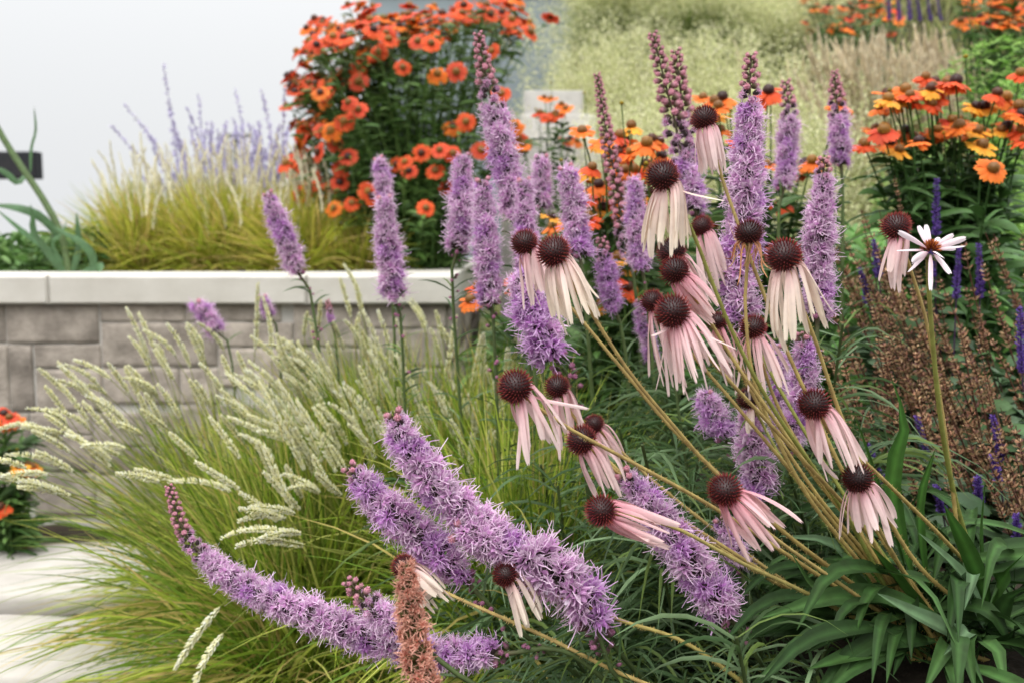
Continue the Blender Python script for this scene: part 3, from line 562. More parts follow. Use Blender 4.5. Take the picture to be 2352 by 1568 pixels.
LV = [('A', [(2230, 1470), (2100, 1392), (1950, 1366), (1740, 1420)], 46, 1.05, .98, 1), ('A', [(2140, 1470), (2000, 1494), (1855, 1536)], 56, 1.03, .93, 1), ('A', [(2100, 1452), (1964, 1450), (1848, 1500)], 38, 1.04, .96, 0),
 ('A', [(2040, 1462), (1880, 1455), (1735, 1565)], 46, 1.02, .93, 1), ('B', [(2130, 1400), (2048, 1130), (2075, 980), (2045, 862)], 36, 1.1, 1.04, 4), ('B', [(2150, 1400), (2110, 1180), (2148, 1030)], 26, 1.1, 1.05, 4),
 ('A', [(2110, 1400), (2020, 1130), (1958, 938)], 32, 1.1, 1.06, 4), ('B', [(2270, 1450), (2250, 1250), (2263, 1095)], 26, 1.1, 1.04, 4), ('B', [(2290, 1440), (2234, 1290), (2168, 1157)], 36, 1.1, 1.0, 4),
 ('B', [(2280, 1450), (2212, 1330), (2110, 1223)], 52, 1.08, .97, 3), ('B', [(2270, 1450), (2290, 1347), (2352, 1272)], 42, 1.1, 1.0, 4), ('B', [(2280, 1460), (2310, 1380), (2360, 1350)], 40, 1.05, .95, 2),
 ('A', [(2180, 1470), (2081, 1361), (2000, 1252)], 48, 1.08, 1.0, 4), ('A', [(2140, 1470), (2020, 1350), (1960, 1245)], 44, 1.1, 1.04, 4), ('A', [(2000, 1420), (1873, 1354), (1818, 1270)], 28, 1.06, .98, 1),
 ('A', [(2080, 1440), (1942, 1165), (1862, 1194)], 30, 1.12, 1.06, 3), ('A', [(2230, 1480), (2080, 1400), (2015, 1362)], 44, 1.0, .95, 3), ('B', [(2230, 1470), (2226, 1446), (2168, 1503)], 50, 1.0, .92, 3),
 ('B', [(2230, 1470), (2219, 1474), (2241, 1590)], 54, 1.0, .9, 1), ('A', [(2180, 1480), (2168, 1492), (2121, 1590)], 42, 1.0, .9, 1), ('B', [(2250, 1470), (2290, 1490), (2310, 1600)], 44, 1.0, .9, 1),
 ('B', [(2270, 1470), (2220, 1340), (2235, 1320), (2215, 1400)], 40, 1.04, .97, 3), ('A', [(2060, 1440), (1960, 1400), (1800, 1440), (1740, 1460)], 34, 1.06, 1.0, 0), ('A', [(2060, 1480), (1960, 1530), (1890, 1600)], 50, 1.0, .92, 0),
 ('B', [(2300, 1480), (2340, 1440), (2390, 1440)], 50, 1.0, .93, 2), ('A', [(2080, 1430), (1930, 1260), (1790, 1230)], 34, 1.12, 1.08, 3), ('A', [(2060, 1430), (1920, 1300), (1850, 1330)], 36, 1.1, 1.05, 0),
 ('A', [(1980, 1440), (1860, 1400), (1690, 1480)], 40, 1.05, 1.0, 0), ('B', [(2200, 1400), (2170, 1250), (2140, 1200)], 44, 1.12, 1.06, 2), ('A', [(2120, 1470), (1990, 1480), (1900, 1560), (1870, 1620)], 44, 1.0, .92, 2)]
for (b, pts, w, d0, d1, ci) in LV:
    base = BASE[b]; part('leaf', lance_leaf([tuple(base+RNG.normal(0, .008, 3))+()] + pts if False else [tuple(base)]+pts, w*1.15, d0, d1, CL[ci], 0.3), fa if b == 'A' else fb)
for k in range(130):
    b = 'A' if k % 3 else 'B'; bb = BASE[b]+np.array([RNG.normal(0, .04), RNG.uniform(-.05, .06), 0]); a = RNG.uniform(0, 6.28)
    L = RNG.uniform(.13, .26); up = RNG.uniform(.25, .95); o = np.array([math.cos(a), math.sin(a), 0])
    q = [tuple(bb), tuple(bb+o*L*.4*(1.2-up)+np.array([0, 0, L*.4*up])), tuple(bb+o*L*.85*(1.15-up*.6)+np.array([0, 0, L*up*.55])), tuple(bb+o*L*1.25*(1.1-up*.6)+np.array([0, 0, L*up*.32]))]
    part('leaf', lance_leaf(q, RNG.uniform(28, 48), 1, 1.0, CL[RNG.integers(0, 3)]*RNG.uniform(.8, 1.1), 0.3), fa if b == 'A' else fb)

# ---------------------------------------------------------------- blazing stars (lavender spikes)
def floret(kind, k):
    mb = MB()
    if kind in ('open', 'violet', 'half', 'spent'):
        n = {'open': 78, 'violet': 78, 'half': 30, 'spent': 56}[kind]; lm = {'open': .80, 'violet': .78, 'half': .52, 'spent': .5}[kind]
        c0, c1 = {'open': (srgb(218, 170, 214), srgb(247, 224, 241)), 'violet': (srgb(206, 146, 212), srgb(236, 202, 238)), 'half': (srgb(214, 158, 194), srgb(236, 204, 226)), 'spent': (srgb(196, 128, 112), srgb(236, 186, 164))}[kind]
        i = np.arange(n)+.5; th = np.arccos(1-i/n*0.93); ph = i*2.4+k
        d = np.stack([np.sin(th)*np.cos(ph), np.sin(th)*np.sin(ph), np.cos(th)], -1)
        L = lm*RNG.uniform(.62, 1.05, n)[:, None]; b = d*np.array([.12, .12, .1])+np.array([0, 0, .30])
        cu = RNG.normal(0, .30, (n, 3)); s = np.linspace(0, 1, 5)[None, :, None]; c2 = nrm(np.cross(d, RNG.normal(0, 1, (n, 3))))*RNG.uniform(.1, .5, (n, 1))
        p = b[:, None]+d[:, None]*L[:, None]*(s-.30*s**3)+c2[:, None]*np.sin(s*3.0)*lm*.45+cu[:, None]*(s**3)*lm*.8
        w = np.tile([.048, .043, .038, .034, .024], (n, 1))*(1.25 if kind == 'spent' else 1)
        col = c0+(c1-c0)*np.linspace(0.1, 1, 5)[None, :, None]*np.ones((n, 1, 1))*RNG.uniform(.8, 1.1, (n, 1, 1))
        mb.ribbons(p, w, rref(n), col)
        m = 22; i = np.arange(m)+.5; th = np.arccos(1-i/m*.85); ph = i*2.4+1
        d = np.stack([np.sin(th)*np.cos(ph), np.sin(th)*np.sin(ph), np.cos(th)], -1)
        mb.ribbons(np.stack([d*.1+[0, 0, .2], d*.36*lm+[0, 0, .32], d*.62*lm+[0, 0, .34]], 1), np.tile([.14, .24, .05], (m, 1)), rref(m), pick([c0*1.08, c0*.95, c1*.9], m), fold=.5)
        cupc = srgb(84, 72, 70) if kind != 'spent' else srgb(96, 92, 54); mb.tube([(0, 0, -.1), (0, 0, .1), (0, 0, .3), (0, 0, .42)], [.1, .22, .25, .2], 7, cupc)
    else:
        c0, c1 = {'bud': (srgb(116, 108, 80), srgb(228, 166, 182)), 'budp': (srgb(104, 90, 76), srgb(196, 134, 166))}[kind]
        mb.tube([(0, 0, -.15), (0, 0, 0.05), (0, 0, .25), (0, 0, .42), (0, 0, .52)], [.08, .22, .28, .24, .12], 8, np.array([srgb(96, 100, 70), c0, c0*.6+c1*.4, c1, c1]))
        m = 12; i = np.arange(m)+.5; th = np.arccos(1-i/m*.9); ph = i*2.4+k; d = np.stack([np.sin(th)*np.cos(ph), np.sin(th)*np.sin(ph), np.cos(th)], -1)
        mb.ribbons(np.stack([d*.1+[0, 0, .36], d*.22+[0, 0, .38], d*.34+[0, 0, .4]], 1), np.tile([.12, .14, .05], (m, 1)), rref(m), pick([c1, c1*.85], m), fold=.5)
    return mb.mesh('floret', M_floret)
FL = {k: [floret(k, i) for i in range(n)] for k, n in (('open', 5), ('violet', 4), ('half', 3), ('bud', 3), ('budp', 2), ('spent', 3))}

def blazing_star(label, pts, wid, d0, d1, base, buds=0.12, mix=0.2, kind=None, dens=1.0, leaves=40, group='lavender blazing star spikes', low='budp', tailbuds=0.0):
    """pts: px points tip -> bottom of the spike; wid: (tip, full) diameter px; base: (px, depth) or xyz on the ground"""
    q = np.array([P(p[0], p[1], d0+(d1-d0)*k/(len(pts)-1)) for k, p in enumerate(pts)])
    if len(base) == 3 and base[2] is None: B = np.array([base[0], base[1], float(ground(base[0], base[1]))])
    else: B = P(base[0], base[1], base[2]); B[2] = float(ground(B[0], B[1]))
    B[2] -= 0.004
    t = thing('blazing_star', B, label, 'flower', group)
    n = 40; sp = spline(q, n); end = nrm(sp[-1]-sp[-4]); gap = np.linalg.norm(B-sp[-1])
    stem = spline([sp[-1], sp[-1]+end*min(.06, gap*.3), sp[-1]*.45+B*.55+end*gap*.08, B], 16)
    mb = MB(); full = np.vstack([sp[::1], stem[1:]]); c = np.array([srgb(92, 84, 62)]*n+[srgb(84, 100, 58)]*15)
    mb.tube(full, np.r_[np.linspace(.0012, .0026, n), np.linspace(.0026, .0034, 15)], 6, c); part('stem', mb.mesh('stem', M_stem), t)
    seg = np.linalg.norm(np.diff(sp, axis=0), axis=1); Lc = np.r_[0, np.cumsum(seg)]; L = Lc[-1]
    dm = (d0+d1)/2; R0, R1 = wid[0]*.5*dm/FD, wid[1]*.5*dm/FD
    s = 0.0; k = 0; ga = 2.399963
    while s < L+L*tailbuds*0:
        f = s/L; R = R0+(R1-R0)*min(1, f/.45)**.8
        if f > .93: R *= 1-.25*(f-.93)/.07
        p = np.array([np.interp(s, Lc, sp[:, j]) for j in range(3)]); T = nrm(np.array([np.interp(min(s+.004, L), Lc, sp[:, j]) for j in range(3)])-np.array([np.interp(max(s-.004, 0), Lc, sp[:, j]) for j in range(3)]))
        u = nrm(np.cross(T, [.31, .9, .27])); v = np.cross(T, u); a = k*ga+RNG.normal(0, .12); o = u*math.cos(a)+v*math.sin(a)
        kd = kind
        if kd is None:
            if f < buds*.75: kd = 'bud'
            elif f < buds*1.15: kd = 'half'
            elif f > .97: kd = low
            else: kd = 'violet' if RNG.random() < mix+max(0, f-.6)*.9 else 'open'
        ln = R*1.06; sc = {'bud': 1.0, 'budp': .75, 'half': 1.0}.get(kd, 1.0)*ln*RNG.uniform(.86, 1.1)
        dirv = nrm(o-T*(.28+.5*max(0, .1-f)/.1)); org = p+o*R*0.05
        if kd in ('bud', 'budp', 'half'): org = p+o*R*.3; sc *= .84
        M = FL[kd][RNG.integers(0, len(FL[kd]))]
        part('floret', M, t, frame(org, dirv, RNG.random()*6.28, sc))
        pitch = (.60*R)**2/(2*math.pi*.62*R)/dens*2.35
        s += pitch*(1.0 if kd not in ('bud', 'budp') else .74); k += 1
    if tailbuds:
        for j in range(int(16*tailbuds)):
            i = RNG.integers(0, 3); p = stem[i]+(stem[i+1]-stem[i])*RNG.random(); o = nrm(np.cross(nrm(stem[i+1]-stem[i]), RNG.normal(0, 1, 3)))
            part('floret', FL['budp'][j % 2], t, frame(p+o*R1*.25, nrm(o-end*.4), 0, R1*RNG.uniform(.28, .42)))
    if leaves:
        mb = MB(); m = leaves; i = RNG.integers(0, 13, m); p = stem[i]+(stem[i+1]-stem[i])*RNG.random((m, 1)); T = nrm(stem[i+1]-stem[i])
        o = nrm(np.cross(T, RNG.normal(0, 1, (m, 3)))); Lf = RNG.uniform(.05, .11, m)*(0.6+i/12*.8); sx = np.linspace(0, 1, 5)[None, :, None]
        pp = p[:, None]+(o*.75-T*.6)[:, None]*Lf[:, None, None]*sx+np.array([0, 0, -.35])*Lf[:, None, None]*sx**2
        mb.ribbons(pp, taper(m, 5, RNG.uniform(.0022, .0038, m)), rref(m), pick(G_liat, m), fold=.3); part('leaves', mb.mesh('leaves', M_blade), t, kind='stuff')
    return t
BS = blazing_star
BS('longest drooping lavender spike, pink-budded tip sweeping over the grass', [(388, 1115), (425, 1225), (500, 1305), (600, 1365), (720, 1412), (860, 1465), (1000, 1500), (1165, 1500)], (26, 96), .98, 1.0, (1620, 1610, 1.08), .17, .1, tailbuds=.7, leaves=20)
BS('short lavender spike joining the long drooping one by the rust-brown spike', [(797, 1332), (850, 1385), (910, 1440), (985, 1495)], (36, 84), .95, .97, (1560, 1640, 1.06), .3, .1, leaves=10)
BS('rust-brown faded spike standing up through the long drooping lavender one', [(935, 1300), (942, 1390), (955, 1480), (985, 1620)], (52, 112), .80, .80, (1010, 1750, .82), 0, 0, 'spent', 1.25, leaves=10, group='faded blazing star')
BS('lavender spike leaning out, the upper of two pointing at the grass', [(905, 948), (940, 1040), (1010, 1120), (1090, 1195), (1150, 1240)], (58, 124), .98, 1.0, (1600, 1600, 1.12), .05, .18, leaves=20)
BS('thick lavender spike lying over a coneflower head', [(1050, 1215), (1150, 1255), (1260, 1305), (1335, 1370), (1370, 1440)], (70, 150), .98, 1.0, (1660, 1640, 1.1), .02, .2, tailbuds=1.0, leaves=20)
BS('lavender spike leaning out, the lower of two pointing at the grass', [(802, 1070), (860, 1140), (940, 1210), (1010, 1275), (1072, 1335)], (50, 112), 1.0, 1.02, (1540, 1600, 1.14), .07, .3, leaves=20, tailbuds=.6)
BS('lavender spike sloping down behind the deep pink sideways coneflower', [(1432, 1085), (1500, 1170), (1570, 1265), (1625, 1345), (1678, 1420)], (52, 122), 1.0, 1.02, (1800, 1600, 1.1), .05, .2, leaves=20, tailbuds=.5)
BS('short lavender tuft behind the fanned pink coneflower', [(1655, 1190), (1680, 1250), (1700, 1310)], (50, 70), 1.08, 1.08, (1760, 1600, 1.15), .1, .3, leaves=15)
BS('lavender spike leaning alone before the coping and yellow grass', [(616, 445), (640, 510), (662, 570), (688, 632)], (34, 62), 1.72, 1.75, (800, 1150, 1.8), .04, .25, leaves=60, tailbuds=.5)
BS('lavender spike top rising behind a slightly nearer one, before the orange bush', [(870, 365), (880, 420), (886, 470)], (34, 52), 1.75, 1.75, (930, 1150, 1.85), .05, .2, leaves=20)
BS('straight lavender spike crossing the coping below the orange bush', [(884, 455), (888, 540), (896, 620), (908, 690)], (46, 74), 1.55, 1.57, (935, 1150, 1.65), .04, .2, leaves=60, tailbuds=.5)
BS('small blurred lavender tuft before the stone wall, under the coping', [(452, 700), (478, 728), (500, 765)], (40, 54), 2.2, 2.22, (540, 1050, 2.25), .02, .4, leaves=30)
BS('small lavender tip just touching the lower edge of the coping', [(603, 682), (612, 705), (620, 728)], (26, 34), 2.1, 2.12, (650, 1050, 2.2), .02, .4, leaves=20)
BS('tiny purple bud spike in the grass below the coping', [(752, 690), (757, 715), (762, 745)], (14, 20), 1.9, 1.9, (800, 1050, 1.95), .5, .8, leaves=20)
BS('plump lavender spike beside the end of the coping', [(1063, 358), (1062, 430), (1058, 510), (1050, 580)], (44, 72), 1.5, 1.52, (1120, 1100, 1.6), .03, .25, leaves=50, tailbuds=.6)
BS('long lavender spike hanging before the end of the coping, beside orange flowers', [(1110, 415), (1114, 510), (1120, 610), (1128, 705)], (46, 76), 1.4, 1.42, (1160, 1100, 1.5), .05, .3, leaves=50, tailbuds=.6)
BS('tallest lavender spike, bare pinkish top reaching into the orange bush', [(1098, 78), (1112, 150), (1130, 240), (1155, 340), (1172, 430), (1185, 510)], (28, 84), 1.42, 1.45, (1260, 1150, 1.55), .36, .1, leaves=50)
BS('blunt lavender spike behind the paired coneflowers, beside the steps', [(1244, 362), (1243, 420), (1240, 480)], (44, 60), 1.65, 1.66, (1275, 1100, 1.7), .03, .25, leaves=40)
BS('lavender spike with a rounded top directly above the paired coneflowers', [(1300, 385), (1312, 440), (1322, 510), (1332, 590)], (48, 80), 1.35, 1.37, (1400, 1150, 1.5), .03, .3, leaves=40)
BS('hazy lavender spike filling the gap behind the smaller paired coneflower', [(1203, 415), (1205, 500), (1210, 600), (1215, 680)], (46, 70), 1.4, 1.42, (1290, 1150, 1.5), .03, .2, leaves=40)
BS('broad lavender cluster hanging under the paired coneflowers', [(1195, 640), (1215, 700), (1245, 765), (1275, 825)], (70, 118), 1.2, 1.22, (1390, 1200, 1.35), 0, .45, leaves=40, tailbuds=1.0)
BS('thin spike of unopened dusky pink buds before the pale steps', [(1372, 172), (1382, 240), (1398, 330), (1415, 420), (1430, 520), (1445, 600)], (22, 52), 1.5, 1.52, (1500, 1100, 1.6), 1.1, .1, leaves=40)
BS('dusky pink budded spike, taller of a leaning pair', [(1500, 78), (1520, 160), (1545, 260), (1572, 380), (1600, 500)], (30, 76), 1.4, 1.43, (1680, 1150, 1.55), .62, .2, leaves=40)
BS('dusky pink budded spike, shorter of a leaning pair', [(1552, 118), (1562, 200), (1575, 300), (1590, 400)], (34, 64), 1.42, 1.44, (1690, 1150, 1.55), .7, .2, leaves=40)
BS('tall stout lavender spike behind the highest coneflower', [(1725, 128), (1722, 210), (1720, 320), (1712, 440), (1705, 560), (1698, 680), (1706, 770)], (36, 108), 1.1, 1.13, (1810, 1250, 1.25), .16, .1, leaves=40)
BS('lavender spike with a dusky top standing between two taller ones', [(1805, 188), (1812, 260), (1808, 350), (1798, 440)], (30, 62), 1.55, 1.56, (1830, 1100, 1.65), .3, .2, leaves=40)
BS('slender lavender spike on a bare green stem beside the helenium clump', [(1917, 165), (1922, 230), (1928, 300), (1932, 385)], (22, 58), 1.55, 1.57, (1925, 1100, 1.65), .42, .3, leaves=40)
BS('lavender spike behind the large wide-skirted coneflower', [(1893, 365), (1888, 450), (1882, 550), (1880, 640), (1878, 735)], (36, 88), 1.1, 1.12, (1930, 1250, 1.25), .1, .15, leaves=40)
BS('lavender spike between orange heleniums and the cream coneflower', [(1455, 410), (1460, 480), (1465, 550), (1475, 620)], (40, 64), 1.4, 1.42, (1540, 1150, 1.5), .04, .35, leaves=40, tailbuds=.7)
BS('dim purple spike in the shade near a yellow helenium', [(1382, 548), (1390, 610), (1400, 665), (1412, 712)], (30, 60), 1.4, 1.42, (1480, 1150, 1.5), .25, .8, leaves=40)
BS('curly lavender spike under the large wide-skirted coneflower', [(1843, 765), (1850, 830), (1846, 890), (1828, 960), (1815, 1010)], (44, 84), 1.12, 1.14, (1900, 1350, 1.25), .1, .15, leaves=30)
BS('lavender spike low down behind the crossing coneflower stems', [(1720, 955), (1728, 1020), (1738, 1080), (1748, 1135)], (64, 96), 1.14, 1.15, (1840, 1450, 1.25), .02, .2, leaves=30)
BS('lavender tuft in the leaves beside the crossing coneflower stems', [(1622, 905), (1640, 955), (1665, 1005)], (44, 88), 1.22, 1.23, (1760, 1350, 1.3), .02, .5, leaves=30, tailbuds=.5)
BS('faint purple tuft low among the narrow leaves below the dim purple spike', [(1470, 690), (1478, 740), (1490, 790), (1500, 830)], (30, 46), 1.45, 1.46, (1560, 1200, 1.55), .05, .7, leaves=30)
BS('lavender spike seen through the stems behind the thin-petalled coneflower', [(1780, 800), (1795, 880), (1805, 960), (1812, 1040)], (50, 80), 1.2, 1.22, (1900, 1350, 1.3), .02, .2, leaves=30)

# narrow-leaved tufts that fill the shade under the spikes
TL = [('narrow grey-green leaf tuft under the paired coneflowers', 1300, 1050, 1.36, 520), ('narrow-leaved tuft behind the sideways coneflower', 1480, 1250, 1.28, 520), ('narrow dark tuft under the thick lavender spike', 1290, 1480, 1.16, 460),
  ('narrow-leaved tuft below the sloping lavender spike', 1560, 1530, 1.14, 460), ('narrow-leaved tuft in front of the end of the coping', 1110, 980, 1.62, 420), ('narrow-leaved tuft beneath the crossing stems', 1650, 1250, 1.26, 480),
  ('narrow-leaved tuft behind the crowded coneflower heads', 1560, 1000, 1.5, 460), ('narrow dark tuft in the shade of the long drooping spike', 1150, 1560, 1.14, 360), ('narrow-leaved tuft behind the leaf rosette', 1850, 1250, 1.3, 420),
  ('narrow dark leaf tuft beside the lowest coneflower stem', 1450, 1600, 1.02, 320), ('narrow-leaved tuft between the wall end and the heleniums', 1240, 950, 1.8, 420)]
for (lab, px, py, d, n) in TL:
    b = P(px, py, d); b[2] = float(ground(b[0], b[1])); t = thing('narrow_leaf_tuft', b, lab, 'plant', 'narrow-leaved tufts under the spikes')
    mb = MB(); 
    for q in range(9):
        bb = b+np.array([RNG.normal(0, .07), RNG.normal(0, .07), 0]); bb[2] = float(ground(bb[0], bb[1])); H_ = RNG.uniform(.16, .34)*(1 if d > 1.2 else .5)
        lean = RNG.normal(0, .12, 2)+np.array([-.08, -.02]); m = n//9; h = RNG.random(m)**.8*H_
        p0 = bb+np.stack([lean[0]*h/H_*.5, lean[1]*h/H_*.5, h], -1); a = RNG.random(m)*6.28; o = np.stack([np.cos(a), np.sin(a), RNG.uniform(.3, 1.1, m)], -1); L = RNG.uniform(.09, .20, m)*(1 if d > 1.2 else .75)
        s = np.linspace(0, 1, 6)[None, :, None]; pp = p0[:, None]+nrm(o)[:, None]*L[:, None, None]*s+np.array([0, 0, -.65])*L[:, None, None]*s**2
        mb.ribbons(pp, taper(m, 6, RNG.uniform(.0024, .0045, m)), rref(m), pick(G_liat, m, .15), fold=.25)
        mb.tube(np.stack([bb, bb+[lean[0]*.25, lean[1]*.25, H_*.5], bb+[lean[0]*.5, lean[1]*.5, H_]]), .002, 5, srgb(84, 100, 58))
    part('leaves', mb.mesh('leaves', M_blade), t, kind='stuff')

# ---------------------------------------------------------------- heleniums
HC = {'red': (srgb(214, 76, 38), srgb(232, 106, 50)), 'orange': (srgb(230, 110, 40), srgb(240, 146, 56)), 'gold': (srgb(234, 150, 44), srgb(244, 190, 72)), 'brick': (srgb(208, 70, 44), srgb(228, 104, 66))}
def hel_petal(mb, a, c0, c1, droop, K=5):
    o = np.array([math.cos(a), math.sin(a), 0]); s = np.linspace(0, 1, K)
    dr = droop+RNG.normal(0, .12); p = o*(.22+.78*s)[:, None]+np.array([0, 0, 1.])*(-dr*s**2*.7+.08*s)[:, None]
    w = .46*np.array([.5, .9, 1.1, 1.12, .92]); T = nrm(np.gradient(p, axis=0)); side = nrm(np.cross(T, [0, 0, 1.])); nor = np.cross(side, T)
    v = np.stack([p+side*(w*.5*f)[:, None]-nor*(w*.16*abs(f))[:, None] for f in (-1, -.5, 0, .5, 1)], 1); v[-1] += T[-1]*np.array([-.06, .1, -.04, .1, -.06])[:, None]
    I = np.arange(K*5).reshape(K, 5); col = c0+(c1-c0)*(s**2)[:, None]*RNG.uniform(.3, 1.)
    mb.add(v.reshape(-1, 3), np.stack([I[:-1, :-1], I[:-1, 1:], I[1:, 1:], I[1:, :-1]], -1).reshape(-1, 4), None, np.repeat(col, 5, 0))
def hel_ring(c, droop):
    mb = MB(); n = 12
    for k in range(n): hel_petal(mb, 2*math.pi*(k+RNG.normal(0, .18))/n, *HC[c], droop)
    return mb.mesh('petal_ring', M_flower)
def hel_center(c):
    mb = MB(); n, m = 8, 14; th = np.linspace(0, 2.1, n); ph = np.linspace(0, 6.283, m, endpoint=False)
    v = np.stack([np.sin(th)[:, None]*np.cos(ph)*.36, np.sin(th)[:, None]*np.sin(ph)*.36, np.cos(th)[:, None]*.34+.1+0*ph], -1); I = np.arange(n*m).reshape(n, m); J = np.roll(I, -1, 1)
    mb.add(v.reshape(-1, 3), np.stack([I[:-1], I[1:], J[1:], J[:-1]], -1).reshape(-1, 4), None, c*.6)
    N = 90; i = np.arange(N)+.5; th = np.arccos(1-i/N*1.3); ph = i*2.4; d = np.stack([np.sin(th)*np.cos(ph), np.sin(th)*np.sin(ph), np.cos(th)], -1)
    b = d*np.array([.35, .35, .33])+[0, 0, .1]; mb.ribbons(np.stack([b, b+d*.05], 1), np.tile([.05, .03], (N, 1)), rref(N), pick([c, c*1.5, c*.7], N))
    return mb.mesh('flower_center', M_cone, False)
RING = [hel_ring(c, d) for c, d in (('red', .25), ('orange', .3), ('brick', .2), ('gold', .35), ('red', .5), ('orange', .6), ('brick', .55))]
RED_SET, ORG_SET = [0, 2, 4, 6, 0, 1, 5, 2, 0], [1, 3, 5, 1, 0, 4, 1, 5, 2]
CENT = [hel_center(srgb(156, 106, 44)), hel_center(srgb(104, 58, 34)), hel_center(srgb(176, 122, 46)), hel_center(srgb(72, 38, 30))]
PET = []
for c in ('red', 'orange', 'gold', 'brick'):
    mb = MB(); hel_petal(mb, 0, *HC[c], .35); PET.append(mb.mesh('petal', M_flower))
BUD = []
for c in (srgb(168, 150, 46), srgb(140, 130, 60)):
    mb = MB(); mb.tube([(0, 0, -.05), (0, 0, .05), (0, 0, .2), (0, 0, .32)], [.12, .26, .27, .14], 9, c); mb.tube([(.5, .2, -4.5), (.2, .1, -2), (0, 0, -.02)], .07, 5, srgb(90, 116, 62)); BUD.append(mb.mesh('bud', M_flower))

def helenium(label, base, flowers, R, nleaf, spread, height, stems=24, petals=False, cset=RED_SET, leafL=(.05, .09), group='orange helenium clumps', buds=0, centre=None, gcols=G_hel, faceb=.5, lw=(.010, .018)):
    base = np.asarray(base, float); t = thing('helenium', base, label, 'flower', group)
    mbS, mbL = MB(), MB(); tops = [f[0] for f in flowers]; lean = []
    idx = list(range(len(tops))); RNG.shuffle(idx)
    cc = base+np.array([0, 0, height*.25])
    chosen = [tops[i] for i in idx]
    while len(chosen) < stems: chosen.append(base+np.array([RNG.normal(0, spread*.6), RNG.normal(0, spread*.6), height*RNG.uniform(.6, .95)]))
    Ps = []
    for q in chosen:
        b = base+np.array([(q[0]-base[0])*.25+RNG.normal(0, .03), (q[1]-base[1])*.25+RNG.normal(0, .03), 0]); v = q-b
        p = spline([b, b+v*np.array([.25, .25, .5]), q-np.array([v[0]*.1, v[1]*.1, .03]), q], 10); Ps.append(p); mbS.tube(p, np.linspace(.0035, .0014, 10), 5, pick(gcols, 1)[0])
    per = max(1, nleaf//len(Ps)); s5 = np.linspace(0, 1, 5)[None, :, None]
    for p in Ps:
        m = per; tt = RNG.uniform(.3, 7.3 if petals else 8.7, m); i = tt.astype(int); q = p[i]+(p[i+1]-p[i])*(tt-i)[:, None]; a = RNG.random(m)*6.28
        o = nrm(np.stack([np.cos(a), np.sin(a), RNG.uniform(.2, 1.1, m)], -1)); L = RNG.uniform(*leafL, m)
        pp = q[:, None]+o[:, None]*L[:, None, None]*s5+np.array([0, 0, -.45])*L[:, None, None]*s5**2
        w = RNG.uniform(*lw, m)[:, None]*np.array([.35, .9, 1, .7, .06])[None]; mbL.ribbons(pp, w, nrm(RNG.normal(0, .5, (m, 3))+[0, -.3, 1.]), pick(gcols, m, .15), fold=.35)
    part('stems', mbS.mesh('stems', M_stem), t, kind='stuff'); part('foliage', mbL.mesh('foliage', M_leaf), t, kind='stuff')
    for j, (q, ci, nv) in enumerate(flowers):
        nv = nrm(nv); r = R*RNG.uniform(.85, 1.12); M = frame(q, nv, RNG.random()*6.28, r); cm = CENT[RNG.choice([0, 0, 0, 1, 2, 2, 3])]
        if petals:
            f = part('flower', cm, t, M); n = 10+RNG.integers(0, 3); ph0 = RNG.random()*6; dz = RNG.uniform(-.1, .45)
            for k in range(n):
                a = ph0+6.283*k/n+RNG.normal(0, .1); c = [0, 1, 3, 2, 0, 1, 3][ci]
                Mp = M @ Matrix.Rotation(a, 4, 'Z') @ Matrix.Rotation(dz+RNG.normal(0, .12), 4, 'Y') @ Matrix.Diagonal((RNG.uniform(.85, 1.05), RNG.uniform(.95, 1.35), 1, 1)); part('petal', PET[c], f, Mp)
        else:
            f = part('flower', RING[ci], t, M); part('flower_center', cm, f, M)
    for j in range(buds):
        q = flowers[RNG.integers(0, len(flowers))][0]+RNG.normal(0, R*1.6, 3); q[2] -= R*.5; part('bud', BUD[j % 2], t, frame(q, [0, 0, 1], 0, R*.6))
    return t
def face(q, c, k=.55, jit=.3):
    v = nrm(q-np.asarray(c)); return nrm(v*k+np.array([0, -.25, .55])+RNG.normal(0, jit, 3))

# the tall clump on the raised bed
D0 = 3.42; base = np.array([P(965, 630, 3.45)[0], P(965, 630, 3.45)[1], BEDZ]); cen = P(960, 330, D0)
fl = []
def band(pts, n, th, dr=.16):
    q = spline(np.array([(a, b, 0) for a, b in pts], float), 60)
    for k in range(n):
        i = RNG.integers(0, 60); x, y = q[i, 0]+RNG.normal(0, th), q[i, 1]+RNG.normal(0, th*.8)
        p = P(x, y, D0+RNG.normal(0, dr)); fl.append((p, RED_SET[RNG.integers(0, 9)], face(p, cen)))
band([(710, 110), (770, 70), (850, 50), (930, 70), (1010, 55), (1110, 40), (1215, 40)], 120, 24)
band([(860, 110), (790, 165), (740, 200), (720, 150)], 56, 28); band([(900, 45), (940, 30), (880, 60)], 14, 20)
band([(700, 90), (700, 190), (720, 260), (700, 330), (690, 390), (735, 450), (760, 490)], 76, 22)
for (x, y) in [(925, 155), (1005, 170), (1048, 165), (1150, 215), (1182, 288), (1200, 330), (1070, 280), (1040, 290), (968, 352), (940, 393), (910, 378), (930, 372), (1000, 393), (978, 478), (1025, 430), (1040, 352), (1105, 345), (822, 252), (800, 235), (790, 280), (855, 450), (845, 440), (785, 385), (780, 420), (808, 466), (1130, 118), (870, 120), (960, 95), (1010, 345), (1155, 345), (1190, 320), (990, 100), (760, 300), (770, 330), (800, 360), (740, 300)]:
    p = P(x, y, D0-.33+RNG.normal(0, .05)); fl.append((p, RED_SET[RNG.integers(0, 9)], nrm(np.array([RNG.normal(0, .25), -1, .5+RNG.normal(0, .2)]))))
helenium('tall helenium bush covered in red-orange flowers on the raised bed', base, fl, 0.031, 8200, .34, .92, 130, False, RED_SET, (.05, .09), buds=14, gcols=[srgb(86, 118, 58), srgb(72, 104, 48), srgb(104, 134, 72), srgb(92, 126, 60)])

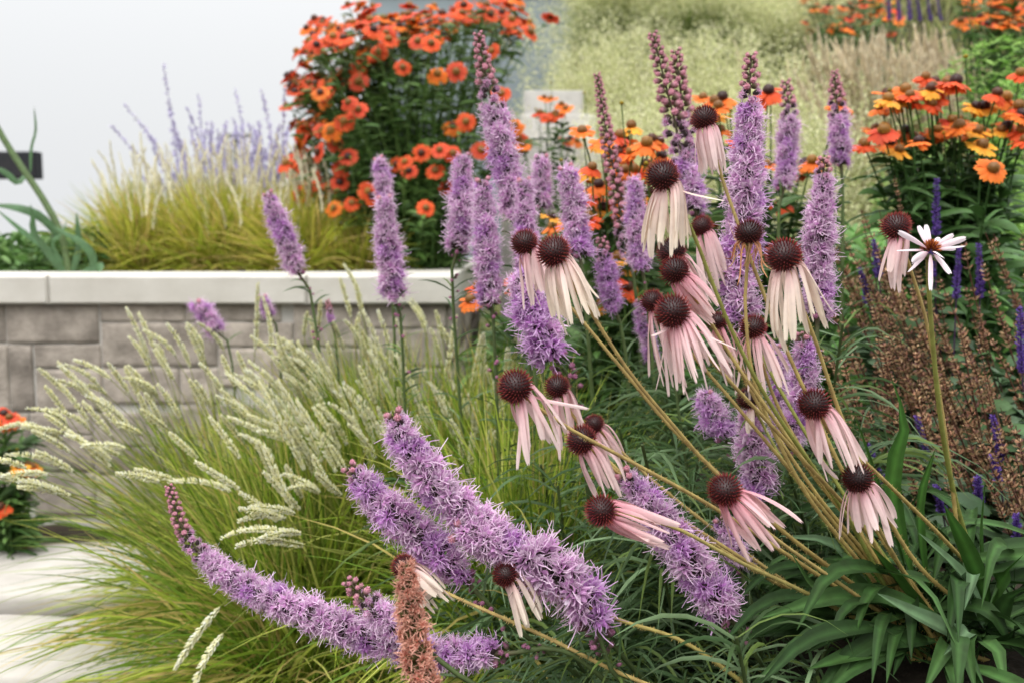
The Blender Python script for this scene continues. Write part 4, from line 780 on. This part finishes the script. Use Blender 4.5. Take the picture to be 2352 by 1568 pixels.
def cluster(pts, d, jit=.05, cset=ORG_SET, up=.75):
    out = []
    for p_ in pts:
        x, y = p_[:2]; q = P(x, y, d+RNG.normal(0, jit)); c = p_[2] if len(p_) > 2 else cset[RNG.integers(0, 9)]
        nv = p_[3] if len(p_) > 3 else nrm(np.array([RNG.normal(0, .2), -.32+RNG.normal(0, .12), up])); out.append((q, c, nv))
    return out
def gb(px, d):
    b = P(px, 700, d); b[2] = float(ground(b[0], b[1])); return b
helenium('helenium clump with warm orange flat-topped heads beside the bright green ferny plant', gb(2185, 2.0), cluster([(2040, 228, 3), (2060, 240), (2090, 220), (2125, 215, 0), (2140, 240, 0), (2150, 225, 4), (2175, 190), (2195, 188), (2140, 205), (2240, 245, 3), (2262, 245, 3), (2290, 215), (2310, 225), (2325, 258, 1), (2345, 265), (2340, 245, 0), (2010, 298), (2030, 300), (2045, 330), (2065, 345, 3), (2110, 325, 1), (2150, 300, 1), (2135, 318), (2205, 290, 1), (2250, 300, 1), (2235, 298), (2300, 300), (2255, 335, 3), (2090, 335), (2185, 290, 0), (2350, 300), (2100, 235, 4)]+[(RNG.uniform(2020, 2360), 0) for k in range(0)]+[(x_, 245-70*math.sin((x_-1990)/370*2.2)+RNG.uniform(-18, 20)) for x_ in RNG.uniform(2010, 2360, 11)]+[(x_, 325-30*math.sin((x_-1990)/370*2.6)+RNG.uniform(-22, 20)) for x_ in RNG.uniform(1975, 2360, 15)], 1.82)+
   cluster([(2280, 388, 1, (0.05, -.8, .6))], 1.6, .01), 0.027, 2600, .32, .62, 60, True, ORG_SET, (.06, .11), buds=8, gcols=[srgb(70, 104, 52), srgb(58, 90, 42), srgb(86, 122, 66)])
helenium('low helenium clump threaded between the lavender spikes', gb(1440, 1.95), cluster([(1355, 440), (1375, 425), (1370, 455, 1), (1400, 475, 5), (1340, 460), (1430, 340), (1450, 350), (1485, 330), (1500, 320), (1515, 325), (1455, 390, 4), (1470, 400), (1500, 385), (1425, 400), (1385, 480), (1340, 530, 3), (1265, 500, 3), (1270, 520), (1350, 500), (1420, 590, 3), (1430, 610, 3), (1390, 640, 3), (1375, 700), (1410, 640), (1440, 660), (1455, 670), (1180, 640), (1185, 660), (1080, 690), (1100, 660), (1450, 290, 3), (1520, 360)]+[(RNG.uniform(1330, 1540), RNG.uniform(300, 500)) for k in range(26)], 1.75, .07), 0.025, 1500, .2, .55, 40, True, ORG_SET, (.06, .1), buds=14)
helenium('helenium sprigs rising beside the tall stout lavender spike', gb(1760, 2.0), cluster([(1615, 225), (1640, 232), (1650, 245), (1660, 225), (1640, 265, 3), (1765, 210, 0), (1750, 225), (1770, 225), (1840, 385), (1850, 375), (1865, 370), (1875, 385), (1700, 330), (1655, 300), (1760, 380), (1800, 470), (1690, 420), (1640, 500), (1930, 240)], 1.9, .06), 0.028, 1500, .2, .62, 36, True, ORG_SET, (.07, .12), buds=8)
helenium('small helenium in front of the pale stone steps', gb(1285, 3.2), cluster([(1250, 225), (1265, 228), (1290, 240), (1255, 270), (1280, 268), (1275, 262), (1310, 320), (1300, 325), (1325, 325), (1240, 260), (1300, 250), (1190, 290), (1175, 340), (1200, 335)], 3.1, .06, RED_SET), 0.026, 500, .12, .6, 16, False, RED_SET, (.05, .08), buds=3)
helenium('distant helenium drift fading among brown grasses up the slope', gb(1950, 5.2), cluster([(1840+RNG.uniform(0, 230), 10+RNG.uniform(-30, 70)) for k in range(70)], 5.2, .2), 0.028, 1500, .3, .8, 50, False, ORG_SET, (.05, .09))
helenium('helenium at the top of the slope above the bright green ferny plant', gb(2290, 3.3), cluster([(2200+RNG.uniform(0, 170), RNG.uniform(-40, 62)) for k in range(64)], 3.3, .12), 0.028, 1500, .28, .7, 50, False, ORG_SET, (.05, .09))
helenium('orange helenium at the foot of the stone wall', np.array([P(-10, 1000, 2.45)[0], P(-10, 1000, 2.45)[1], 0.]), cluster([(8, 950), (22, 958), (34, 965), (12, 968), (62, 1068), (75, 1072), (45, 1070), (0, 1163, 0), (-20, 960), (-30, 1040)], 2.4, .03), 0.026, 500, .1, .4, 16, True, ORG_SET, (.06, .1), buds=3)

# ---------------------------------------------------------------- salvia
def salvia_spike(kind, k):
    mb = MB(); n = 22; t2 = np.linspace(0, 1, 8); bend = RNG.normal(0, .05); mb.tube(np.stack([bend*t2**2, 0*t2, t2], -1), .009*(1-.6*t2), 5, srgb(96, 66, 54) if kind == 'brown' else srgb(74, 50, 84))
    cols = [srgb(182, 152, 118), srgb(156, 126, 96), srgb(212, 184, 150), srgb(150, 114, 106), srgb(140, 124, 88), srgb(196, 150, 124)] if kind == 'brown' else [srgb(120, 92, 170), srgb(98, 70, 150), srgb(142, 114, 190)]
    for i in range(n):
        z = .03+.95*i/n; m = 6; a = np.arange(m)*6.283/m+i*.5+RNG.normal(0, .2, m); l = (.046 if kind == 'brown' else .065)*(1.1-.55*z)*RNG.uniform(.5, 1.35, m)
        if kind == 'brown' and RNG.random() < .42: continue
        o = np.stack([np.cos(a), np.sin(a), 0*a], -1); b = np.tile([bend*z*z, 0, z], (m, 1))+o*.006; e = b+o*l[:, None]*.85+np.array([0, 0, 1.])*l[:, None]*.75; mid = (b+e)/2+o*l[:, None]*.12
        w = np.tile([.009, .022, .014] if kind == 'brown' else [.012, .034, .030], (m, 1))*(1.15-.5*z); pc = pick(cols, m, .18)
        mb.ribbons(np.stack([b, mid, e], 1), w, o+[0, 0, -.3], pc, fold=.6); mb.ribbons(np.stack([b, mid, e], 1)+.001, w*.8, np.cross(o, [0, 0, 1.]), pc)
    return mb.mesh('flower_spike', M_seed)
SB = [salvia_spike('brown', k) for k in range(6)]; SP = [salvia_spike('purple', k) for k in range(3)]
def salvia(label, px, d, spikes, nleaf, group='fading salvia clumps', lf=(.04, .075)):
    b = gb(px, d); t = thing('salvia', b, label, 'plant', group); mb = MB(); sb = MB(); hs_ = []
    for (tx, ty, bx, by, kind, dd) in spikes:
        a, c = P(tx, ty, dd), P(bx, by, dd+.02); L = np.linalg.norm(a-c); dv = (a-c)/L; w = np.clip(L, .09, .15)
        part('flower_spike', (SB if kind == 'b' else SP)[RNG.integers(0, 6 if kind == 'b' else 3)], t, frame(c, dv, RNG.random()*6.28, (w*1.15, w*1.15, L)))
        r = c-dv*.12*RNG.uniform(.7, 1.3); g = np.array([r[0]*.5+b[0]*.5, r[1]*.5+b[1]*.5+.02, 0]); g[2] = float(ground(g[0], g[1]))
        p = spline([c+dv*.005, r, r*.4+g*.6, g], 10); sb.tube(p, np.linspace(.0011, .0018, 10), 5, srgb(92, 72, 56) if kind == 'b' else srgb(74, 52, 80)); hs_.append(p)
    m = nleaf; i = RNG.integers(0, len(hs_), m); tt = RNG.uniform(2.0, 8.9, m); k = tt.astype(int); H_ = np.array(hs_); q = H_[i, k]+(H_[i, k+1]-H_[i, k])*(tt-k)[:, None]; q = q+RNG.normal(0, .02, (m, 3))
    a = RNG.random(m)*6.28; o = nrm(np.stack([np.cos(a), np.sin(a), RNG.uniform(-.1, .9, m)], -1)); L = RNG.uniform(*lf, m); s5 = np.linspace(0, 1, 5)[None, :, None]
    pp = q[:, None]+o[:, None]*L[:, None, None]*s5+np.array([0, 0, -.3])*L[:, None, None]*s5**2
    mb.ribbons(pp, (L*.42)[:, None]*np.array([.3, .9, 1, .6, .05])[None], nrm(RNG.normal(0, .4, (m, 3))+[0, -.3, 1.]), pick([srgb(62, 88, 52), srgb(74, 100, 62), srgb(52, 76, 46), srgb(90, 112, 84)], m, .15), fold=.3)
    part('stems', sb.mesh('stems', M_stem), t, kind='stuff'); part('leaves', mb.mesh('leaves', M_leaf), t, kind='stuff')
def rs(n, x0, x1, y0, y1, d0, d1, kind='b', lean=.36):
    out = []
    for k in range(n):
        bx, by = RNG.uniform(x0, x1), RNG.uniform(y0, y1); L = RNG.uniform(130, 260); ln = lean*RNG.uniform(.5, 1.4)
        dd = d1+(d0-d1)*(by-y0)/(y1-y0)+RNG.normal(0, .04); out.append((bx-L*ln, by-L, bx, by, kind, dd))
    return out
salvia('fading brown salvia clump behind the wide-skirted coneflower', 2010, 1.6, rs(40, 1960, 2140, 690, 1120, 1.3, 1.7)+[(2055, 405, 2085, 560, 'b', 1.6), (1978, 480, 2000, 600, 'b', 1.6), (2008, 548, 2018, 640, 'p', 1.6), (1975, 610, 1995, 700, 'p', 1.6), (1990, 1020, 2030, 1110, 'p', 1.35)], 900)
salvia('brown salvia clump with violet spikes beneath the young white coneflower', 2200, 1.5, rs(44, 2090, 2290, 760, 1250, 1.28, 1.65)+[(2152, 405, 2150, 545, 'p', 1.6), (2202, 565, 2196, 690, 'p', 1.55), (2253, 555, 2250, 690, 'p', 1.55), (2130, 560, 2140, 640, 'p', 1.6), (2150, 1110, 2165, 1180, 'p', 1.3), (2110, 950, 2130, 1050, 'p', 1.4)], 1100)
salvia('brown salvia clump with a thick violet spike near the boulder', 2340, 1.45, rs(38, 2250, 2440, 780, 1300, 1.25, 1.55)+[(2340, 700, 2348, 860, 'p', 1.4), (2375, 680, 2370, 820, 'p', 1.5), (2285, 950, 2300, 1060, 'p', 1.35), (2280, 1040, 2295, 1110, 'p', 1.3), (2240, 1090, 2250, 1160, 'p', 1.3), (2330, 1180, 2340, 1260, 'p', 1.25)], 1100)

# ---------------------------------------------------------------- plants on the raised bed
def plume_mesh(cols, wid, n=160, ln=.09, bn=.08):
    mb = MB(); t = RNG.random(n); a = RNG.random(n)*6.28; o = np.stack([np.cos(a), np.sin(a), 0*a], -1); ax = np.stack([bn*t**2, 0*t, t], -1)
    r = wid*np.sin(np.clip(t*1.1+.1, 0, 1)*math.pi)**.7+.01; e = ax+o*(r*RNG.uniform(.5, 1.1, n))[:, None]+np.array([0, 0, 1.])*(ln*RNG.uniform(.6, 1.2, n))[:, None]
    mb.ribbons(np.stack([ax, (ax+e)/2+o*.01, e], 1), np.tile([.010, .022, .006], (n, 1)), rref(n), pick(cols, n, .12)); t2 = np.linspace(0, 1, 6); mb.tube(np.stack([bn*t2**2, 0*t2, t2], -1), .006, 4, cols[0]*.7)
    return mb.mesh('plume', M_seed)
PL = [plume_mesh([srgb(240, 234, 208), srgb(228, 220, 184), srgb(246, 242, 224)], .04, 110, .12, bn) for bn in (.1, -.2, .35, .25, -.35)]
PLT = [plume_mesh([srgb(232, 218, 190), srgb(214, 198, 168), srgb(240, 230, 206)], .085, 420, .11) for k in range(3)]
def fountain(label, px, d, n, Lr, cols, z0=None, nplume=0, plumes=PL, ptop=None, wid=(.0026, .0052), group=None, rad=.09, name='ornamental_grass', plumeL=(.10, .16), lean=(-.05, 0, 0), thm=.28, drm=1.0):
    b = P(px, 640, d); b[2] = float(ground(b[0], b[1])) if z0 is None else z0
    t = thing(name, b, label, 'grass', group); mb = MB(); th = np.abs(RNG.normal(thm, .3, n)); ph = RNG.random(n)*6.28
    p = blade_paths(b, n, RNG.uniform(*Lr, n), th, ph, RNG.uniform(.2, 1.0, n)*(.35+th*1.2)*drm, 7, rad, lean); mb.ribbons(p, taper(n, 7, RNG.uniform(*wid, n)), rref(n), pick(cols, n, .15)); part('blades', mb.mesh('blades', M_blade), t, kind='stuff')
    if nplume:
        sb = MB()
        for k in range(nplume):
            x, y0, y1 = ptop; tx = px+RNG.normal(0, x); ty = RNG.uniform(y0, y1); q = P(tx, ty, d+RNG.normal(0, .1)); v = nrm(np.array([(q[0]-b[0])*.6+lean[0], RNG.normal(0, .1), .8])); L = RNG.uniform(*plumeL); c = q-v*L
            part('plume', plumes[k % len(plumes)], t, frame(c, v, RNG.random()*6, L)); bb = b+np.append(RNG.normal(0, rad*.6, 2), 0); sb.tube(spline([bb, bb*.5+c*.5+np.array([0, 0, .05]), c-v*.03, c+v*.01], 8), .0011, 4, cols[0])
        part('stalks', sb.mesh('stalks', M_blade), t, kind='stuff')
    return t
grp = 'golden grasses on the raised bed'
fountain('golden fountain grass with cream plumes on the raised bed, nearest the leafy green stalk', 330, 3.32, 1900, (.20, .38), G_wall, BEDZ, 60, PL, (60, 330, 480), group=grp, plumeL=(.09, .15))
fountain('golden fountain grass in the middle of the raised bed under hazy purple sage', 500, 3.35, 2800, (.22, .40), G_wall, BEDZ, 110, PL, (90, 310, 480), group=grp, plumeL=(.09, .16))
fountain('golden fountain grass at the foot of the tall helenium bush', 690, 3.3, 2200, (.20, .38), G_wall, BEDZ, 60, PL, (60, 330, 480), group=grp, plumeL=(.09, .15))
fountain('shaded golden grass tucked beneath the tall helenium bush', 830, 3.3, 1000, (.14, .30), [c*.8 for c in G_wall], BEDZ, 0, group=grp)  # blade colours darkened to paint in the shade under the bush
# russian sage
def sage(label, px, d, tips):
    tips = list(tips)+[(px+RNG.normal(0, 75), RNG.uniform(270, 430), RNG.uniform(.8, 1.1)) for k in range(26)]
    b = P(px, 640, d); b[2] = BEDZ; t = thing('russian_sage', b, label, 'plant', 'hazy purple sages on the raised bed'); mb = MB(); fb_ = MB()
    for (tx, ty, L) in tips:
        q = P(tx, ty, d+RNG.normal(0, .1)); bb = b+np.append(RNG.normal(0, .05, 2), 0); p = spline([bb, bb*.55+q*.45+np.array([0, 0, .06]), q], 12); mb.tube(p, np.linspace(.0022, .0009, 12), 4, srgb(168, 170, 168))
        n = int(210*L); s = RNG.uniform(1-.55*L, 1, n)*11; i = np.minimum(s.astype(int), 10); c = p[i]+(p[i+1]-p[i])*(s-i)[:, None]; o = nrm(RNG.normal(0, 1, (n, 3))+[0, 0, .4]); l = RNG.uniform(.006, .022, n)[:, None]*(1.6-s/11)[:, None]
        fb_.ribbons(np.stack([c, c+o*l*.5, c+o*l], 1), np.tile([.003, .007, .004], (n, 1)), rref(n), pick([srgb(196, 188, 218), srgb(180, 172, 208), srgb(212, 206, 226)], n))
    part('stems', mb.mesh('stems', M_stem), t, kind='stuff'); part('blossoms', fb_.mesh('blossoms', M_floret), t, kind='stuff')
sage('hazy purple sage with one long wand reaching into the sky', 480, 3.9, [(375, 148, 1.), (430, 250, .9), (455, 215, 1), (395, 270, .9), (475, 280, 1), (350, 340, .8), (500, 300, .9), (285, 240, .5), (420, 330, .9), (520, 280, .8), (440, 300, .9), (405, 300, .9)])
sage('hazy purple sage between the cream plumes and the orange bush', 630, 3.9, [(540, 205, .9), (570, 280, 1), (600, 205, .8), (655, 205, .8), (585, 300, 1), (620, 290, 1), (665, 280, 1), (690, 270, 1), (640, 330, .9), (560, 330, 1), (610, 340, .9), (600, 320, 1), (700, 330, .9)])
# tall leafy stalk
b = P(165, 632, 3.05); b[2] = BEDZ; t = thing('leafy_stalk', b, 'tall green stalk leaning away with strap leaves, at the edge of the raised bed', 'plant')
mb = MB(); d = 3.05; mb.tube(spline([b, P(140, 540, d), P(100, 460, d), P(50, 385, d), P(0, 305, d), P(-60, 190, d)], 20), np.linspace(.011, .009, 20), 8, srgb(96, 116, 74)); part('stem', mb.mesh('stem', M_stem), t)
for pts, w in [([(70, 395), (72, 340), (82, 300), (78, 245)], 20), ([(150, 560), (95, 500), (40, 478), (-30, 470)], 34), ([(150, 600), (90, 560), (50, 530), (-10, 480)], 22), ([(130, 610), (80, 540), (75, 500), (70, 470)], 26), ([(165, 632), (180, 570), (178, 520), (176, 488)], 26), ([(200, 632), (215, 600), (190, 560), (120, 520)], 30), ([(150, 632), (110, 580), (90, 550), (70, 520)], 30), ([(60, 400), (40, 420), (10, 395), (-30, 380)], 24), ([(150, 632), (120, 560), (140, 540), (155, 505)], 22), ([(180, 632), (230, 610), (228, 625), (235, 640)], 30)]:
    n = 10; p = spline([P(x, y, d-.02*k) for k, (x, y) in enumerate(pts)], n); mb = MB(); mb.ribbons(p[None], (.62*w*d/FD*np.array([.5, .8, 1, 1, 1, .95, .85, .65, .4, .05]))[None], np.array([[RNG.normal(0, .4), -.9, .5]]), srgb(84, 116, 78), fold=.35); part('leaf', mb.mesh('leaf', M_leaf), t)
def bush(label, pos, r, h, n, cols, leaf, name='low_green_plant', group='low green plants on the raised bed', wf=.3, cat='plant'):
    b = np.asarray(pos, float); t = thing(name, b, label, cat, group); mb = MB(); sb = MB(); q = RNG.normal(0, .42, (n, 3)); q[:, 2] = np.abs(q[:, 2])*1.1; ll = np.linalg.norm(q, axis=1)
    q = q/np.maximum(1, ll)[:, None]*np.array([r, r, h])+b+[0, 0, .01]; a = RNG.random(n)*6.28; o = nrm(np.stack([np.cos(a), np.sin(a), RNG.uniform(0, 1.3, n)], -1)); L = RNG.uniform(*leaf, n); s5 = np.linspace(0, 1, 5)[None, :, None]
    pp = q[:, None]+o[:, None]*L[:, None, None]*s5+np.array([0, 0, -.25])*L[:, None, None]*s5**2; mb.ribbons(pp, (L*wf)[:, None]*np.array([.4, .9, 1, .7, .06])[None], rref(n), pick(cols, n, .18), fold=.3)
    for k in range(18):
        e = b+np.array([RNG.normal(0, r*.5), RNG.normal(0, r*.5), h*RNG.uniform(.4, .9)]); sb.tube(spline([b+np.append(RNG.normal(0, r*.2, 2), 0), (b+e)/2+[0, 0, h*.1], e], 6), .002, 4, cols[0])
    part('stems', sb.mesh('stems', M_stem), t, kind='stuff'); part('foliage', mb.mesh('foliage', M_leaf), t, kind='stuff'); return t
gl = [srgb(92, 128, 64), srgb(110, 142, 80), srgb(78, 112, 54)]
bush('low soft green plant beneath the strap-leaved stalk', [P(40, 630, 3.35)[0], P(40, 630, 3.35)[1], BEDZ], .26, .15, 2200, gl, (.03, .06))
bush('low green tuft between the strap-leaved stalk and the golden grass', [P(180, 630, 3.25)[0], P(180, 630, 3.25)[1], BEDZ], .16, .17, 1300, gl, (.03, .06))

# ---------------------------------------------------------------- airy hair grass and the plants up the slope
def hair_grass(label, px, py, d, w, h, n, cols, group='airy hair grass drifts'):
    top = P(px, py, d); b = np.array([top[0], top[1], float(ground(top[0], top[1]))]); t = thing('hair_grass', b, label, 'grass', group)
    Hh = top[2]-b[2]; mb = MB(); ns = 150; st_ = []
    for k in range(ns):
        e = b+np.array([RNG.normal(0, w*.55), RNG.normal(0, .25), Hh*RNG.uniform(.45, 1.1)]); bb = b+np.array([RNG.normal(0, w*.18), RNG.normal(0, .08), 0]); st_.append(spline([bb, bb*.5+e*.5+np.array([0, 0, .08]), e], 7))
    st_ = np.array(st_); mb.ribbons(st_, np.tile(np.linspace(.0022, .001, 7), (ns, 1)), rref(ns), pick([srgb(150, 158, 92), srgb(124, 138, 70)], ns))
    m = 900; th = np.abs(RNG.normal(.3, .3, m)); p = blade_paths(b, m, RNG.uniform(.25, .5, m), th, RNG.random(m)*6.28, RNG.uniform(.2, .9, m), 5, w*.3); mb.ribbons(p, taper(m, 5, RNG.uniform(.002, .004, m)), rref(m), pick([srgb(108, 132, 62), srgb(130, 148, 78), srgb(92, 116, 52)], m))
    part('blades', mb.mesh('blades', M_blade), t, kind='stuff'); mb = MB()
    i = RNG.integers(0, ns, n); s = (1-RNG.random(n)**1.5*.75)*5.99; k = s.astype(int); c = st_[i, k]+(st_[i, k+1]-st_[i, k])*(s-k)[:, None]; c = c+RNG.normal(0, .035, (n, 3))*(1.25-s/6)[:, None]*2.2
    o = nrm(RNG.normal(0, 1, (n, 3))+[0, 0, .6]); l = RNG.uniform(.006, .014, n)[:, None]; mb.ribbons(np.stack([c, c+o*l*.5, c+o*l], 1), np.tile([.0015, .0055, .0015], (n, 1)), rref(n), pick(cols, n, .14)); part('panicles', mb.mesh('panicles', M_seed), t, kind='stuff')
HG = [srgb(228, 226, 182), srgb(214, 216, 164), srgb(236, 232, 196), srgb(200, 206, 144)]
for k, (lab, px, py, d, w) in enumerate([('pale airy hair grass cloud just behind the steps', 1340, 60, 4.9, .38), ('pale airy hair grass cloud behind the budded pair of spikes', 1520, 90, 4.6, .38), ('pale airy hair grass cloud behind the highest coneflower', 1690, 120, 4.4, .36), ('pale airy hair grass beside the bare green-stemmed spike', 1860, 190, 4.1, .34),
   ('hair grass cloud high up the slope beside the building', 1400, -80, 5.9, .5), ('hair grass cloud high on the slope above the budded pair', 1620, -80, 5.7, .5), ('hair grass high on the slope below the far heleniums', 1800, -30, 5.5, .45), ('short hair grass low behind the heleniums', 1600, 260, 3.7, .4), ('short airy hair grass low behind the steps and spikes', 1430, 280, 4.0, .3), ('short airy hair grass between two slender spikes', 1850, 290, 3.5, .28), ('hair grass cloud on the skyline above the steps', 1500, -140, 7.2, .6), ('hair grass cloud on the skyline behind the far helenium drift', 1950, -120, 7.0, .6), ('hair grass cloud on the skyline above the ferny plant', 2250, -120, 6.5, .6)]):
    hair_grass(lab, px, py, d, w, 1, 34000, HG if k < 8 else [c*.95 for c in HG])
n = 26000; gxy = np.c_[RNG.uniform(-.2, 5.5, n), RNG.uniform(3.2, 9.2, n)]; gz = ground(gxy[:, 0], gxy[:, 1]); mb = MB()
ph = RNG.random(n)*6.28; th = np.abs(RNG.normal(.25, .25, n)); p = blade_paths((0, 0, 0), n, RNG.uniform(.12, .32, n), th, ph, RNG.uniform(.1, .7, n), 4, .01, (-.05, 0, 0))+np.c_[gxy, gz][:, None, :]
mb.ribbons(p, taper(n, 4, RNG.uniform(.004, .009, n)), rref(n), pick([srgb(176, 178, 118), srgb(148, 158, 90), srgb(196, 190, 142), srgb(122, 142, 74)], n, .15))
tag(part('slope_grass', mb.mesh('slope_grass', M_blade)), 'pale meadow grass covering the rising slope', 'grass', kind='stuff')
fountain('feathery beige grass with pale plumes on the slope behind the heleniums', 2020, 3.7, 1200, (.3, .55), [srgb(170, 164, 110), srgb(150, 148, 92), srgb(186, 176, 128)], None, 90, PLT, (90, 90, 280), group='beige feather grasses', plumeL=(.12, .2), lean=(-.12, 0, 0))
fountain('feathery beige grass below the far helenium drift', 2150, 4.0, 1200, (.3, .6), [srgb(176, 168, 122), srgb(156, 150, 100), srgb(190, 180, 140)], None, 90, PLT, (80, 60, 240), group='beige feather grasses', plumeL=(.12, .2), lean=(-.12, 0, 0))
fountain('brownish dry grass beneath the far helenium drift', 1930, 4.6, 1400, (.4, .8), [srgb(146, 126, 92), srgb(128, 112, 78), srgb(160, 146, 110)], None, 50, PLT, (90, 60, 200), group='beige feather grasses', plumeL=(.12, .2))
GF = [srgb(140, 182, 84), srgb(118, 164, 68), srgb(162, 198, 106)]
q = P(2300, 300, 3.0); bush('bright green ferny plant on the slope behind the helenium clump', [q[0], q[1], float(ground(q[0], q[1]))], .42, 1.0, 11000, GF, (.022, .045), 'ferny_plant', 'bright green ferny plants', .12)
q = P(2420, 300, 2.8); bush('bright green ferny plant at the edge of the slope', [q[0], q[1], float(ground(q[0], q[1]))], .36, .9, 6000, GF, (.022, .045), 'ferny_plant', 'bright green ferny plants', .12)
q = P(2040, 470, 2.15); bush('soft green leafy mass below the helenium clump', [q[0], q[1], float(ground(q[0], q[1]))], .42, .42, 2600, [srgb(112, 158, 78), srgb(92, 138, 62), srgb(128, 170, 92)], (.06, .11), 'leafy_plant', 'leafy plants under the heleniums', .16)
q = P(2300, 500, 2.15); bush('dark leafy mass behind the young white coneflower', [q[0], q[1], float(ground(q[0], q[1]))], .40, .40, 2200, [srgb(60, 88, 46), srgb(50, 76, 40), srgb(72, 100, 60)], (.06, .11), 'leafy_plant', 'leafy plants under the heleniums', .16)
q = P(1700, 450, 2.5); bush('green leafy mass behind the tall stout lavender spike', [q[0], q[1], float(ground(q[0], q[1]))], .45, .40, 2400, G_hel, (.06, .11), 'leafy_plant', 'leafy plants under the heleniums', .16)
q = P(1350, 500, 2.4); bush('green leafy mass behind the blunt lavender spikes', [q[0], q[1], float(ground(q[0], q[1]))], .36, .42, 2000, G_hel, (.06, .11), 'leafy_plant', 'leafy plants under the heleniums', .16)
q = P(2080, 40, 4.6); salvia('dark violet salvia high on the slope beside the far heleniums', 2090, 4.6, [(2085+k*22, -20+RNG.uniform(-20, 30), 2090+k*24, 50, 'p', 4.6) for k in range(-2, 4)], 300, 'violet salvias on the slope', (.05, .09))
print('objects', len(bpy.data.objects), 'tris', sum(len(m.polygons) for m in bpy.data.meshes)*2)
